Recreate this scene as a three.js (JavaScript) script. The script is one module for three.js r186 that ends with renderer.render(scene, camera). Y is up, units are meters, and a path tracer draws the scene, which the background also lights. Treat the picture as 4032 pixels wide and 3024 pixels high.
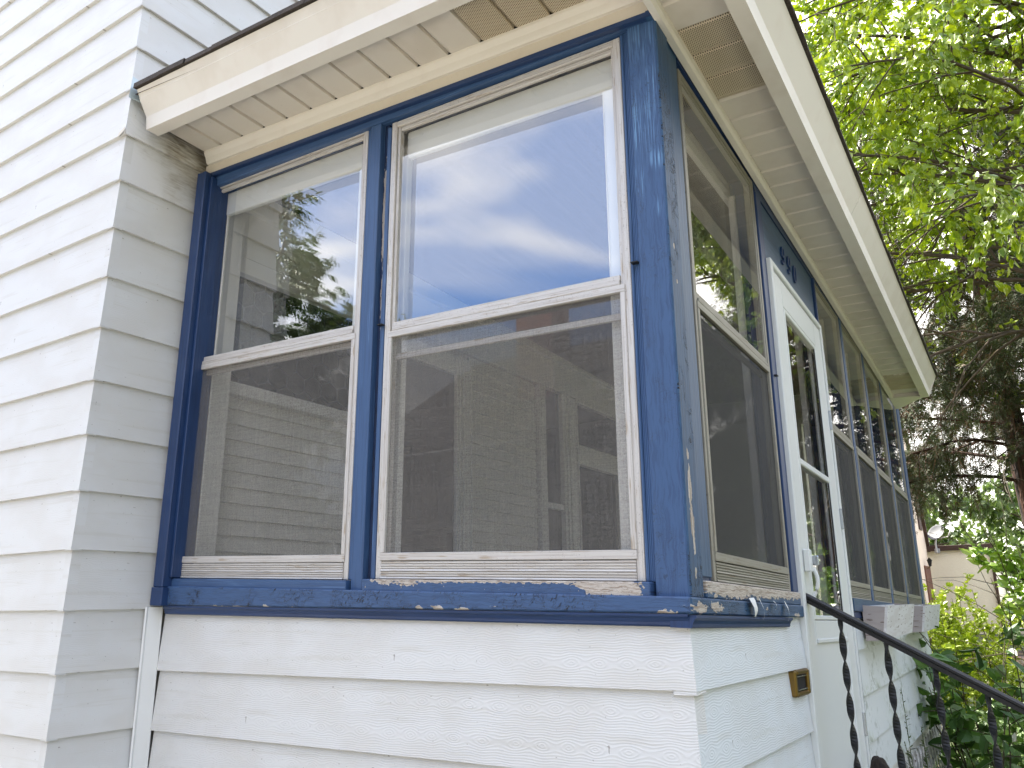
import * as THREE from 'three';
import { mergeGeometries } from 'three/addons/utils/BufferGeometryUtils.js';
import { FontLoader } from 'three/addons/loaders/FontLoader.js';
import { TextGeometry } from 'three/addons/geometries/TextGeometry.js';

// ------------------------------------------------------------------ camera, sky, sun, exposure
const scene = new THREE.Scene();
const camera = new THREE.PerspectiveCamera(51.42, 4 / 3, 0.05, 400);
camera.position.set(0.6964, 1.55, 1.8899);
camera.rotation.set(0.26739, 0.56226, -0.01419, 'YXZ');
const renderer = new THREE.WebGLRenderer({ antialias: true });
renderer.toneMapping = THREE.LinearToneMapping;
renderer.toneMappingExposure = 3.25;
renderer.shadowMap.enabled = true;
const SUN = new THREE.Vector3(-0.55, 0.78, -0.3).normalize();
const sun = new THREE.DirectionalLight(new THREE.Color(1, 0.94, 0.83), 5);
sun.position.copy(SUN).multiplyScalar(60); sun.castShadow = true;
sun.shadow.camera.left = sun.shadow.camera.bottom = -30; sun.shadow.camera.right = sun.shadow.camera.top = 30; sun.shadow.camera.far = 140;
scene.add(sun); scene.add(sun.target);

// ------------------------------------------------------------------ random numbers and noise
function rng(seed) { let s = seed >>> 0; return () => { s = (s + 0x6D2B79F5) | 0; let t = Math.imul(s ^ (s >>> 15), 1 | s); t = (t + Math.imul(t ^ (t >>> 7), 61 | t)) ^ t; return ((t ^ (t >>> 14)) >>> 0) / 4294967296; }; }
const R0 = rng(7);
function hash2(x, y, s) { let h = Math.imul(x, 374761393) + Math.imul(y, 668265263) + Math.imul(s, 974711); h = Math.imul(h ^ (h >>> 13), 1274126177); return ((h ^ (h >>> 16)) >>> 0) / 4294967296; }
function vnoise(x, y, s = 0, px = 0, py = 0) {
  const xi = Math.floor(x), yi = Math.floor(y); let fx = x - xi, fy = y - yi; fx = fx * fx * (3 - 2 * fx); fy = fy * fy * (3 - 2 * fy);
  const w = (i, p) => p ? ((i % p) + p) % p : i;
  const a = hash2(w(xi, px), w(yi, py), s), b = hash2(w(xi + 1, px), w(yi, py), s), c = hash2(w(xi, px), w(yi + 1, py), s), d = hash2(w(xi + 1, px), w(yi + 1, py), s);
  return a + (b - a) * fx + (c - a) * fy + (a - b - c + d) * fx * fy;
}
function fbm(x, y, s = 0, o = 4, px = 0, py = 0) { let v = 0, a = 0.5, n = 0; for (let i = 0; i < o; i++) { v += a * vnoise(x, y, s + i * 17, px, py); n += a; a *= 0.5; x *= 2; y *= 2; px *= 2; py *= 2; } return v / n; }
const clamp = (x, a = 0, b = 1) => Math.min(b, Math.max(a, x));
const sst = (a, b, x) => { const t = clamp((x - a) / (b - a)); return t * t * (3 - 2 * t); };
const lerp = (a, b, t) => a + (b - a) * t;
const mix3 = (a, b, t) => [lerp(a[0], b[0], t), lerp(a[1], b[1], t), lerp(a[2], b[2], t)];

// ------------------------------------------------------------------ sky (equirectangular, air and clouds only)
{
  const W = 1024, H = 512, data = new Float32Array(W * H * 4);
  for (let j = 0; j < H; j++) for (let i = 0; i < W; i++) {
    const ph = ((i + 0.5) / W - 0.5) * 2 * Math.PI, th = ((j + 0.5) / H - 0.5) * Math.PI;
    const dy = Math.sin(th), dx = Math.cos(th) * Math.cos(ph), dz = Math.cos(th) * Math.sin(ph);
    const up = Math.max(dy, 0);
    const cs = dx * SUN.x + dy * SUN.y + dz * SUN.z;
    let c = mix3([0.52, 0.58, 0.66], [0.085, 0.235, 0.60], sst(0.0, 0.34, up) * 0.7 + 0.3 * sst(0.05, 0.8, up));
    // thin wind-drawn cloud on a plane above
    const k = 1 / (up + 0.13), px = dx * k, pz = dz * k;
    const u = px * 0.75 + pz * 0.66, v = -px * 0.66 + pz * 0.75;
    const warp = fbm(u * 0.9 + 4, v * 0.9 + 9, 51, 3) - 0.5;
    let n = fbm(u * 1.017 + warp * 0.8 + 2.122, v * 1.497 + warp * 1.1 + 66.716, 31, 6);
    let cl = 0.95 * sst(0.43, 0.70, n) * sst(-0.02, 0.1, dy);
    cl = Math.max(cl, 0.25 * sst(0.35, 0.6, fbm(u * 0.8 + 20, v * 4 + 3, 77, 5)));
    cl = Math.max(cl, sst(0.15, 0.75, -dz) * sst(0.2, 0.5, fbm(u * 0.7 + 11, v * 0.9 + 5, 88, 5) + 0.12));   // the broad white bank beyond the trees
    const glow = Math.pow(Math.max(cs, 0), 6) * 0.8 + Math.pow(Math.max(cs, 0), 60) * 2;
    c = mix3(c, [1.02, 0.99, 0.95], cl);
    c = [c[0] + glow * 1.0, c[1] + glow * 0.97, c[2] + glow * 0.9];
    if (dy < 0) c = mix3(c, [0.2, 0.195, 0.17], sst(0, -0.12, dy));
    const o = (j * W + i) * 4; data[o] = c[0]; data[o + 1] = c[1]; data[o + 2] = c[2]; data[o + 3] = 1;
  }
  const t = new THREE.DataTexture(data, W, H, THREE.RGBAFormat, THREE.FloatType);
  t.mapping = THREE.EquirectangularReflectionMapping; t.magFilter = t.minFilter = THREE.LinearFilter; t.wrapS = THREE.RepeatWrapping; t.needsUpdate = true;
  scene.background = t; scene.environment = t;
}

// ------------------------------------------------------------------ scene graph helpers
const taken = {};
function numbered(n) { const k = taken[n] = (taken[n] ?? -1) + 1; return k ? `${n}_${String(k).padStart(3, '0')}` : n; }
const base = new Map();
function thing(name, label, category, pos = [0, 0, 0], group) {
  const g = new THREE.Group(); g.name = numbered(name); g.position.set(...pos); g.userData = { label, category }; if (group) g.userData.group = group;
  base.set(g, pos); scene.add(g); return g;
}
function rootOf(o) { while (o.parent && o.parent !== scene) o = o.parent; return o; }
function part(parent, name, geo, mat, label) {                        // geometry arrives in world coordinates
  const m = new THREE.Mesh(geo, mat); m.name = name; m.castShadow = m.receiveShadow = true;
  const b = base.get(rootOf(parent)); if (b && (b[0] || b[1] || b[2])) geo.translate(-b[0], -b[1], -b[2]);
  if (label) m.userData.label = label; parent.add(m); return m;
}
function group(parent, name, label) { const g = new THREE.Group(); g.name = name; if (label) g.userData.label = label; parent.add(g); return g; }
function struct(name, geo, mat) { const m = new THREE.Mesh(geo, mat); m.name = numbered(name); m.userData.kind = 'structure'; m.castShadow = m.receiveShadow = true; scene.add(m); return m; }

// ------------------------------------------------------------------ mesh builder: flat faces, uv in metres along the grain
class MB {
  constructor(xf) { this.xf = xf || (p => p); this.p = []; this.uv = []; this.off = [R0() * 3, R0() * 3]; this.long = null; this.fit = null; }
  poly(pts, c) {                                                     // pts in local space; c = a point inside (for orientation)
    const w = pts;
    let n = [0, 0, 0];
    for (let i = 0; i < w.length; i++) { const a = w[i], b = w[(i + 1) % w.length]; n[0] += (a[1] - b[1]) * (a[2] + b[2]); n[1] += (a[2] - b[2]) * (a[0] + b[0]); n[2] += (a[0] - b[0]) * (a[1] + b[1]); }
    let q = w;
    if (c) { const m = [0, 1, 2].map(k => w.reduce((s, p) => s + p[k], 0) / w.length - c[k]); if (m[0] * n[0] + m[1] * n[1] + m[2] * n[2] < 0) { q = [...w].reverse(); n = n.map(x => -x); } }
    const an = n.map(Math.abs), ax = an[0] > an[1] ? (an[0] > an[2] ? 0 : 2) : (an[1] > an[2] ? 1 : 2);
    let t = [0, 1, 2].filter(k => k !== ax); if (this.long !== null && t[1] === this.long) t = [t[1], t[0]];
    if (this.long === null && ax === 0) t = [2, 1];
    const U = p => this.fit ? this.fit(p, ax) : [p[t[0]] + this.off[0], p[t[1]] + this.off[1]];
    const X = q.map(p => this.xf(p)), V = q.map(U);
    for (let i = 1; i < q.length - 1; i++) for (const k of [0, i, i + 1]) { this.p.push(...X[k]); this.uv.push(...V[k]); }
    return this;
  }
  box(x0, x1, y0, y1, z0, z1, c = 0.0015) {
    if (x0 > x1) [x0, x1] = [x1, x0]; if (y0 > y1) [y0, y1] = [y1, y0]; if (z0 > z1) [z0, z1] = [z1, z0];
    const C = [(x0 + x1) / 2, (y0 + y1) / 2, (z0 + z1) / 2], lo = [x0, y0, z0], hi = [x1, y1, z1];
    c = Math.min(c, (x1 - x0) * 0.3, (y1 - y0) * 0.3, (z1 - z0) * 0.3);
    const d = [x1 - x0, y1 - y0, z1 - z0]; if (this.auto !== false) this.long = d.indexOf(Math.max(...d));
    const P = (s, k) => [0, 1, 2].map(a => { const e = s[a] ? hi[a] : lo[a]; return a === k ? e : e + (s[a] ? -c : c); });
    for (let a = 0; a < 3; a++) { const b = (a + 1) % 3, e = (a + 2) % 3; for (const s of [0, 1]) { const S = (i, j) => { const v = [0, 0, 0]; v[a] = s; v[b] = i; v[e] = j; return P(v, a); }; this.poly([S(0, 0), S(1, 0), S(1, 1), S(0, 1)], C); } }
    if (c > 0) {
      for (let a = 0; a < 3; a++) { const b = (a + 1) % 3, e = (a + 2) % 3; for (const i of [0, 1]) for (const j of [0, 1]) { const S = (s, k) => { const v = [0, 0, 0]; v[a] = s; v[b] = i; v[e] = j; return P(v, k); }; this.poly([S(0, b), S(1, b), S(1, e), S(0, e)], C); } }
      for (const i of [0, 1]) for (const j of [0, 1]) for (const k of [0, 1]) this.poly([P([i, j, k], 0), P([i, j, k], 1), P([i, j, k], 2)], C);
    }
    return this;
  }
  // profile of [a, b] pairs swept between two stations; at(a, b, s) -> point; cut(a, b) shifts an end (mitre)
  sweep(prof, at, st, closed = true, cap = true) {
    const rows = st.map(s => prof.map(([a, b]) => at(a, b, s)));
    const n = prof.length;
    for (let i = 0; i < rows.length - 1; i++) for (let k = 0; k < (closed ? n : n - 1); k++) this.poly([rows[i][k], rows[i][(k + 1) % n], rows[i + 1][(k + 1) % n], rows[i + 1][k]]);
    if (cap) { const tri = THREE.ShapeUtils.triangulateShape(prof.map(p => new THREE.Vector2(...p)), []); for (const r of [rows[0], rows[rows.length - 1]]) for (const t of tri) this.poly(t.map(k => r[k])); }
    return this;
  }
  geo() {
    const g = new THREE.BufferGeometry();
    g.setAttribute('position', new THREE.Float32BufferAttribute(this.p, 3)); g.setAttribute('uv', new THREE.Float32BufferAttribute(this.uv, 2));
    g.computeVertexNormals(); return g;
  }
}
function tubeGeo(pts, radii, sides = 6) {                             // tapered limb through points
  const p = [], nrm = [], uv = [], idx = [], T = new THREE.Vector3(), A = new THREE.Vector3(), B = new THREE.Vector3();
  let len = 0;
  for (let i = 0; i < pts.length; i++) {
    T.copy(pts[Math.min(i + 1, pts.length - 1)]).sub(pts[Math.max(i - 1, 0)]).normalize();
    A.set(Math.abs(T.y) > 0.9 ? 1 : 0, Math.abs(T.y) > 0.9 ? 0 : 1, 0).cross(T).normalize(); B.copy(T).cross(A);
    if (i) len += pts[i].distanceTo(pts[i - 1]);
    for (let k = 0; k <= sides; k++) { const a = k / sides * 2 * Math.PI, c = Math.cos(a), s = Math.sin(a), r = radii[i]; p.push(pts[i].x + (A.x * c + B.x * s) * r, pts[i].y + (A.y * c + B.y * s) * r, pts[i].z + (A.z * c + B.z * s) * r); nrm.push(A.x * c + B.x * s, A.y * c + B.y * s, A.z * c + B.z * s); uv.push(k / sides * Math.max(0.1, radii[0] * 6), len); }
  }
  for (let i = 0; i < pts.length - 1; i++) for (let k = 0; k < sides; k++) { const a = i * (sides + 1) + k, b = a + sides + 1; idx.push(a, a + 1, b, b, a + 1, b + 1); }
  const g = new THREE.BufferGeometry(); g.setAttribute('position', new THREE.Float32BufferAttribute(p, 3)); g.setAttribute('normal', new THREE.Float32BufferAttribute(nrm, 3)); g.setAttribute('uv', new THREE.Float32BufferAttribute(uv, 2)); g.setIndex(idx); return g;
}
const V3 = (x, y, z) => new THREE.Vector3(x, y, z);

// ------------------------------------------------------------------ textures
function tex(w, h, fn, srgb = true, sx = 1, sy = 1) {
  const d = new Uint8Array(w * h * 4);
  for (let j = 0; j < h; j++) for (let i = 0; i < w; i++) { const c = fn((i + 0.5) / w, (j + 0.5) / h), o = (j * w + i) * 4; d[o] = clamp(c[0]) * 255; d[o + 1] = clamp(c[1]) * 255; d[o + 2] = clamp(c[2]) * 255; d[o + 3] = c.length > 3 ? clamp(c[3]) * 255 : 255; }
  const t = new THREE.DataTexture(d, w, h); if (srgb) t.colorSpace = THREE.SRGBColorSpace;
  t.wrapS = t.wrapT = THREE.RepeatWrapping; t.magFilter = THREE.LinearFilter; t.minFilter = THREE.LinearMipmapLinearFilter; t.generateMipmaps = true; t.repeat.set(1 / sx, 1 / sy); t.needsUpdate = true; return t;
}
const g1 = v => [v, v, v];
const std = o => new THREE.MeshStandardMaterial({ side: THREE.DoubleSide, roughness: 0.6, ...o });

// embossed cat's-eye wood grain of the siding (one tile is 0.85 m by one course of 0.2 m)
const grainT = tex(2048, 512, (u, v) => {
  const y = v * 0.2, x = u * 0.85; let h = 0, best = 9, F = 0;
  const rows = [0.058, 0.146];
  for (let r = 0; r < 2; r++) {
    const sh = r * 0.045 + 0.01 * Math.sin(2 * Math.PI * u * 2), P = 0.085, dy = (y - rows[r] - 0.006 * (fbm(u * 6, 3, 5 + r, 3, 6) - 0.5)) / 0.0135;
    const Fr = Math.sqrt(Math.max(0, dy * dy + 0.55 - 0.55 * Math.cos(2 * Math.PI * (x - sh) / P + 1.2 * (vnoise(u * 10, 2, 9 + r, 10) - 0.5))));
    if (Math.abs(dy) < best) { best = Math.abs(dy); F = Fr; }
  }
  F += 0.35 * (fbm(u * 24, v * 10, 3, 3, 24, 10) - 0.5);
  h = 0.5 + 0.5 * Math.sin(F * 2 * Math.PI * 2.3); h = Math.pow(h, 0.6);
  h = h * 0.85 + 0.15 * vnoise(u * 120, v * 160, 8, 120, 160);
  return g1(h);
}, false, 0.85, 0.2);
const dirtT = tex(1024, 512, (u, v) => {
  let c = [0.92, 0.922, 0.922];
  const n = fbm(u * 6, v * 6, 41, 5, 6, 6); c = mix3(c, [0.885, 0.88, 0.865], sst(0.52, 0.75, n) * 0.5);
  const s = vnoise(u * 300, v * 150, 4, 300, 150), s2 = vnoise(u * 90, v * 70, 14, 90, 70);
  if (s > 0.985) c = mix3(c, [0.45, 0.42, 0.37], 0.5); if (s2 > 0.985) c = mix3(c, [0.4, 0.36, 0.32], 0.45);
  const st = fbm(u * 5, v * 60, 23, 3, 5, 60); c = mix3(c, [0.85, 0.84, 0.81], sst(0.62, 0.82, st) * 0.4);
  return c;
}, true, 1.3, 0.8);
const mossT = tex(1024, 512, (u, v) => {                              // mildew speckle on the shaded low boards by the door
  let c = [0.875, 0.89, 0.89]; const n = fbm(u * 5, v * 5, 61, 6, 5, 5), f = fbm(u * 60, v * 60, 62, 3, 60, 60);
  const m = sst(0.47, 0.72, n) * sst(0.35, 0.6, f); c = mix3(c, [0.70, 0.73, 0.62], m * 0.5);
  const d = sst(0.6, 0.8, fbm(u * 9 + 3, v * 9, 63, 6, 9, 9)) * sst(0.45, 0.62, f); c = mix3(c, [0.5, 0.52, 0.47], d * 0.45);
  return c;
}, true, 1.1, 0.9);
const paintNoise = (u, v, s) => fbm(u * 8, v * 60, s, 4, 8, 60);
function blueTex(base, dark, lite, seed, amt) {
  return tex(1024, 256, (u, v) => { const n = paintNoise(u, v, seed), m = fbm(u * 5, v * 5, seed + 5, 4, 5, 5); let c = mix3(base, dark, sst(0.45, 0.75, n) * 0.5 + 0.25 * sst(0.5, 0.7, m)); c = mix3(c, lite, amt * sst(0.58, 0.74, fbm(u * 7, v * 110, seed + 9, 3, 7, 110)) * sst(0.42, 0.6, m)); const s = vnoise(u * 260, v * 70, seed + 2, 260, 70); if (s > 0.985) c = mix3(c, [0.12, 0.13, 0.16], 0.6); return c; }, true, 1.0, 0.25);
}
const BLUE = [0.232, 0.345, 0.50], BLUED = [0.185, 0.275, 0.42], BLUEL = [0.42, 0.55, 0.72], TEAL = [0.195, 0.325, 0.455], TEALD = [0.145, 0.245, 0.36];
const brushB = tex(1024, 256, (u, v) => g1(0.5 * paintNoise(u, v, 71) + 0.5 * fbm(u * 20, v * 20, 72, 4, 20, 20)), false, 1.0, 0.25);
// weathered paint with cracks, bare wood and pale primer; fitted 0..1 along a board; patches: [u, v, ru, rv, strength]
function peel(w, h, aspect, seed, { paint = BLUE, dark = BLUED, amount = 0, patches = [], cracks = 1, streaks = [] }) {
  const hgt = new Float32Array(w * h), col = [];
  const WOOD = [0.75, 0.715, 0.675], WOOD2 = [0.55, 0.49, 0.43], PRIM = [0.8, 0.78, 0.74];
  for (let j = 0; j < h; j++) for (let i = 0; i < w; i++) {
    const u = (i + 0.5) / w, v = (j + 0.5) / h, x = u * aspect, wob = fbm(x * 3, v * 2.5, seed, 4) - 0.5;
    let m = amount;
    for (const [pu, pv, ru, rv, s = 1] of patches) { const d = Math.hypot((u - pu) / ru, (v - pv) / rv); m = Math.max(m, s * (1.25 - d)); }
    const f = fbm(x * 5, v * 6, seed + 3, 5), pm = m + (f - 0.5) * 1.5 + wob * 0.4;
    const bare = sst(0.5, 0.52, pm), edge = sst(0.44, 0.5, pm) * (1 - bare);
    const gr = fbm(x * 2.2, v * 30 + wob * 5, seed + 8, 4), cr = 1 - Math.abs(2 * fbm(x * 2.6 + wob, v * 9 + wob * 6, seed + 13, 4) - 1), cr2 = 1 - Math.abs(2 * fbm(x * 9, v * 4 + 3 * wob, seed + 19, 3) - 1);
    const zone = sst(0.42, 0.6, fbm(x * 1.1, v * 1.3, seed + 29, 3));
    let ck = cracks * zone * Math.max(sst(0.955, 0.99, cr), 0.7 * sst(0.975, 0.995, cr2));
    let c = mix3(paint, dark, sst(0.4, 0.75, gr) * 0.7);
    for (const [su, sv, ru, rv, s] of streaks) { const d = Math.hypot((u - su) / ru, (v - sv) / rv); const k = sst(1.2, 0.2, d) * sst(0.5, 0.68, fbm(x * 1.3, v * 34, seed + 37, 4)); c = mix3(c, [0.44, 0.6, 0.75], k * s); }
    let wd = mix3(WOOD, WOOD2, sst(0.42, 0.68, gr) * 0.85); if (vnoise(x * 14, v * 60, seed + 40) > 0.9) wd = mix3(wd, [0.25, 0.2, 0.16], 0.6);
    c = mix3(c, PRIM, edge * 0.35); c = mix3(c, wd, bare); c = mix3(c, [0.06, 0.06, 0.08], ck * (1 - bare) * 0.85);
    hgt[j * w + i] = 0.62 + 0.18 * gr - bare * 0.4 - bare * 0.15 * sst(0.4, 0.7, gr) - ck * 0.5 + edge * 0.12;
    col.push(c);
  }
  let k = 0; const map = tex(w, h, () => col[k++]); k = 0; const bump = tex(w, h, () => g1(hgt[k++]), false);
  for (const t of [map, bump]) t.wrapS = t.wrapT = THREE.ClampToEdgeWrapping;
  return std({ map, bumpMap: bump, bumpScale: 0.004, roughness: 0.5 });
}
const aluT = tex(1024, 128, (u, v) => {                               // chalky oxidised aluminium
  let c = [0.80, 0.785, 0.765]; const n = fbm(u * 6, v * 50, 81, 4, 6, 50); c = mix3(c, [0.68, 0.65, 0.62], sst(0.45, 0.75, n) * 0.6);
  const s = vnoise(u * 340, v * 60, 82, 340, 60); c = mix3(c, [0.45, 0.42, 0.39], sst(0.8, 0.95, s) * sst(0.45, 0.6, fbm(u * 9, v * 9, 83, 3, 9, 9)) * 0.6);
  c = mix3(c, [0.56, 0.47, 0.36], sst(0.66, 0.8, fbm(u * 12, v * 30, 84, 4, 12, 30)) * 0.5); return c;
}, true, 0.9, 0.1);
const creamT = tex(512, 512, (u, v) => { let c = [0.89, 0.868, 0.83]; c = mix3(c, [0.84, 0.81, 0.76], sst(0.45, 0.8, fbm(u * 7, v * 7, 91, 5, 7, 7)) * 0.55); const s = vnoise(u * 170, v * 170, 92, 170, 170); if (s > 0.99) c = mix3(c, [0.5, 0.45, 0.38], 0.5); return c; }, true, 0.7, 0.7);
const woodT = tex(512, 512, (u, v) => { const g = fbm(u * 3, v * 50, 101, 5, 3, 50); return mix3([0.36, 0.27, 0.2], [0.22, 0.15, 0.11], g * 1.2); }, true, 0.8, 0.3);
const barkT = tex(256, 512, (u, v) => { const g = 1 - Math.abs(2 * fbm(u * 10, v * 4, 111, 4, 10, 4) - 1); return mix3([0.16, 0.13, 0.11], [0.36, 0.3, 0.25], g); }, true, 0.5, 0.6);
const barkB = tex(256, 512, (u, v) => g1(1 - Math.abs(2 * fbm(u * 10, v * 4, 111, 4, 10, 4) - 1)), false, 0.5, 0.6);
const cedarT = tex(256, 512, (u, v) => { const g = fbm(u * 14, v * 3, 121, 4, 14, 3); return mix3([0.34, 0.22, 0.17], [0.14, 0.1, 0.085], sst(0.3, 0.7, g)); }, true, 0.4, 0.9);
const stuccoT = tex(512, 512, (u, v) => { let c = [0.98, 0.95, 0.87]; const n = fbm(u * 60, v * 60, 131, 3, 60, 60); c = mix3(c, [0.95, 0.91, 0.82], sst(0.5, 0.8, n) * 0.5 + 0.25 * fbm(u * 4, v * 4, 132, 4, 4, 4)); return c; }, true, 1.2, 1.2);
const stuccoB = tex(256, 256, (u, v) => g1(fbm(u * 40, v * 40, 131, 3, 40, 40)), false, 0.6, 0.6);
const shingT = tex(512, 512, (u, v) => { const n = vnoise(u * 200, v * 200, 141, 200, 200), m = fbm(u * 8, v * 8, 142, 3, 8, 8); return mix3([0.2, 0.18, 0.165], [0.36, 0.32, 0.29], n * 0.7 + m * 0.4 - 0.1); }, true, 0.8, 0.8);
const ventA = tex(512, 512, (u, v) => {                               // the punched slots of the vent strips (through holes)
  const cy = v * 32, row = Math.floor(cy), cx = u * 14 + (row % 2) * 0.5; const dx = cx - Math.floor(cx) - 0.5, dy = cy - row - 0.5;
  return g1(Math.hypot(dx / 0.22, dy / 0.30) < 1 ? 0 : 1);
}, false, 0.105, 0.18);
const oldWhiteT = tex(512, 512, (u, v) => { let c = [0.83, 0.82, 0.81]; const n = fbm(u * 4, v * 24, 151, 5, 4, 24); c = mix3(c, [0.68, 0.65, 0.63], sst(0.45, 0.7, n) * 0.5); const m = fbm(u * 7, v * 26, 152, 4, 7, 26); c = mix3(c, [0.34, 0.27, 0.23], sst(0.68, 0.74, m) * 0.75); return c; }, true, 0.5, 0.5);
const boxT = tex(512, 512, (u, v) => { let c = [0.86, 0.86, 0.865]; c = mix3(c, [0.76, 0.74, 0.73], sst(0.45, 0.7, fbm(u * 4, v * 30, 155, 5, 4, 30)) * 0.4); const m = fbm(u * 10, v * 60, 156, 4, 10, 60); c = mix3(c, [0.4, 0.33, 0.28], sst(0.7, 0.76, m) * 0.6); return c; }, true, 0.5, 0.5);
const stainGrain = tex(512, 256, (u, v) => { const w = fbm(u * 4, v * 3, 191, 3); return g1(0.5 + 0.5 * Math.sin(60 * (v + 0.25 * w + 0.06 * Math.sin(u * 9)))); }, false);
const stainTex = (v0, amt) => tex(512, 256, (u, v) => { let c = [0.86, 0.857, 0.852]; const n = fbm(u * 5, v * 4, 192, 5), f = fbm(u * 12, v * 40, 193, 4); const k = sst(0.3, 0.75, 0.55 * n + 0.75 * (u - 0.35) + 0.35 * (v - v0) + 0.1 * f); c = mix3(c, mix3([0.66, 0.62, 0.53], [0.43, 0.38, 0.30], f * 1.3), k * amt * (0.35 + 0.55 * f)); if (vnoise(u * 130, v * 70, 194) > 0.965) c = mix3(c, [0.4, 0.37, 0.32], 0.5 * k + 0.1); return c; });
const screenT = tex(512, 512, (u, v) => { const a = 0.4 + 0.12 * (vnoise(u * 256, v * 8, 161, 256, 8) - 0.5) + 0.12 * (vnoise(u * 8, v * 256, 162, 8, 256) - 0.5) + 0.2 * (vnoise(u * 200, v * 200, 163, 200, 200) - 0.5) + 0.08 * (fbm(u * 4, v * 4, 164, 3, 4, 4) - 0.5); return g1(a); }, false, 0.5, 0.5);
const lawnT = tex(512, 512, (u, v) => { let c = mix3([0.2, 0.25, 0.125], [0.31, 0.35, 0.19], fbm(u * 60, v * 60, 171, 3, 60, 60)); c = mix3(c, [0.4, 0.33, 0.23], sst(0.6, 0.78, fbm(u * 5, v * 5, 172, 5, 5, 5))); return c; }, true, 3, 3);
const concT = tex(512, 512, (u, v) => mix3([0.74, 0.71, 0.66], [0.6, 0.575, 0.535], fbm(u * 10, v * 10, 181, 6, 10, 10)), true, 2, 2);
const leadT = tex(512, 256, (u, v) => {                               // leaded glass: cames drawn in hexagons
  const x = u * 9, y = v * 5.2, q = x * 0.5774 * 2, h = 9e9; let d1 = 9, d2 = 9;
  for (let i = -1; i < 12; i++) for (let j = -1; j < 8; j++) { const d = Math.hypot(x - (i + (j & 1) * 0.5), y - j * 0.866); if (d < d1) { d2 = d1; d1 = d; } else if (d < d2) d2 = d; }
  return mix3([0.32, 0.34, 0.37], [0.10, 0.11, 0.125], sst(0.02, 0.07, d2 - d1));
}, true, 1, 1);

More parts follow.
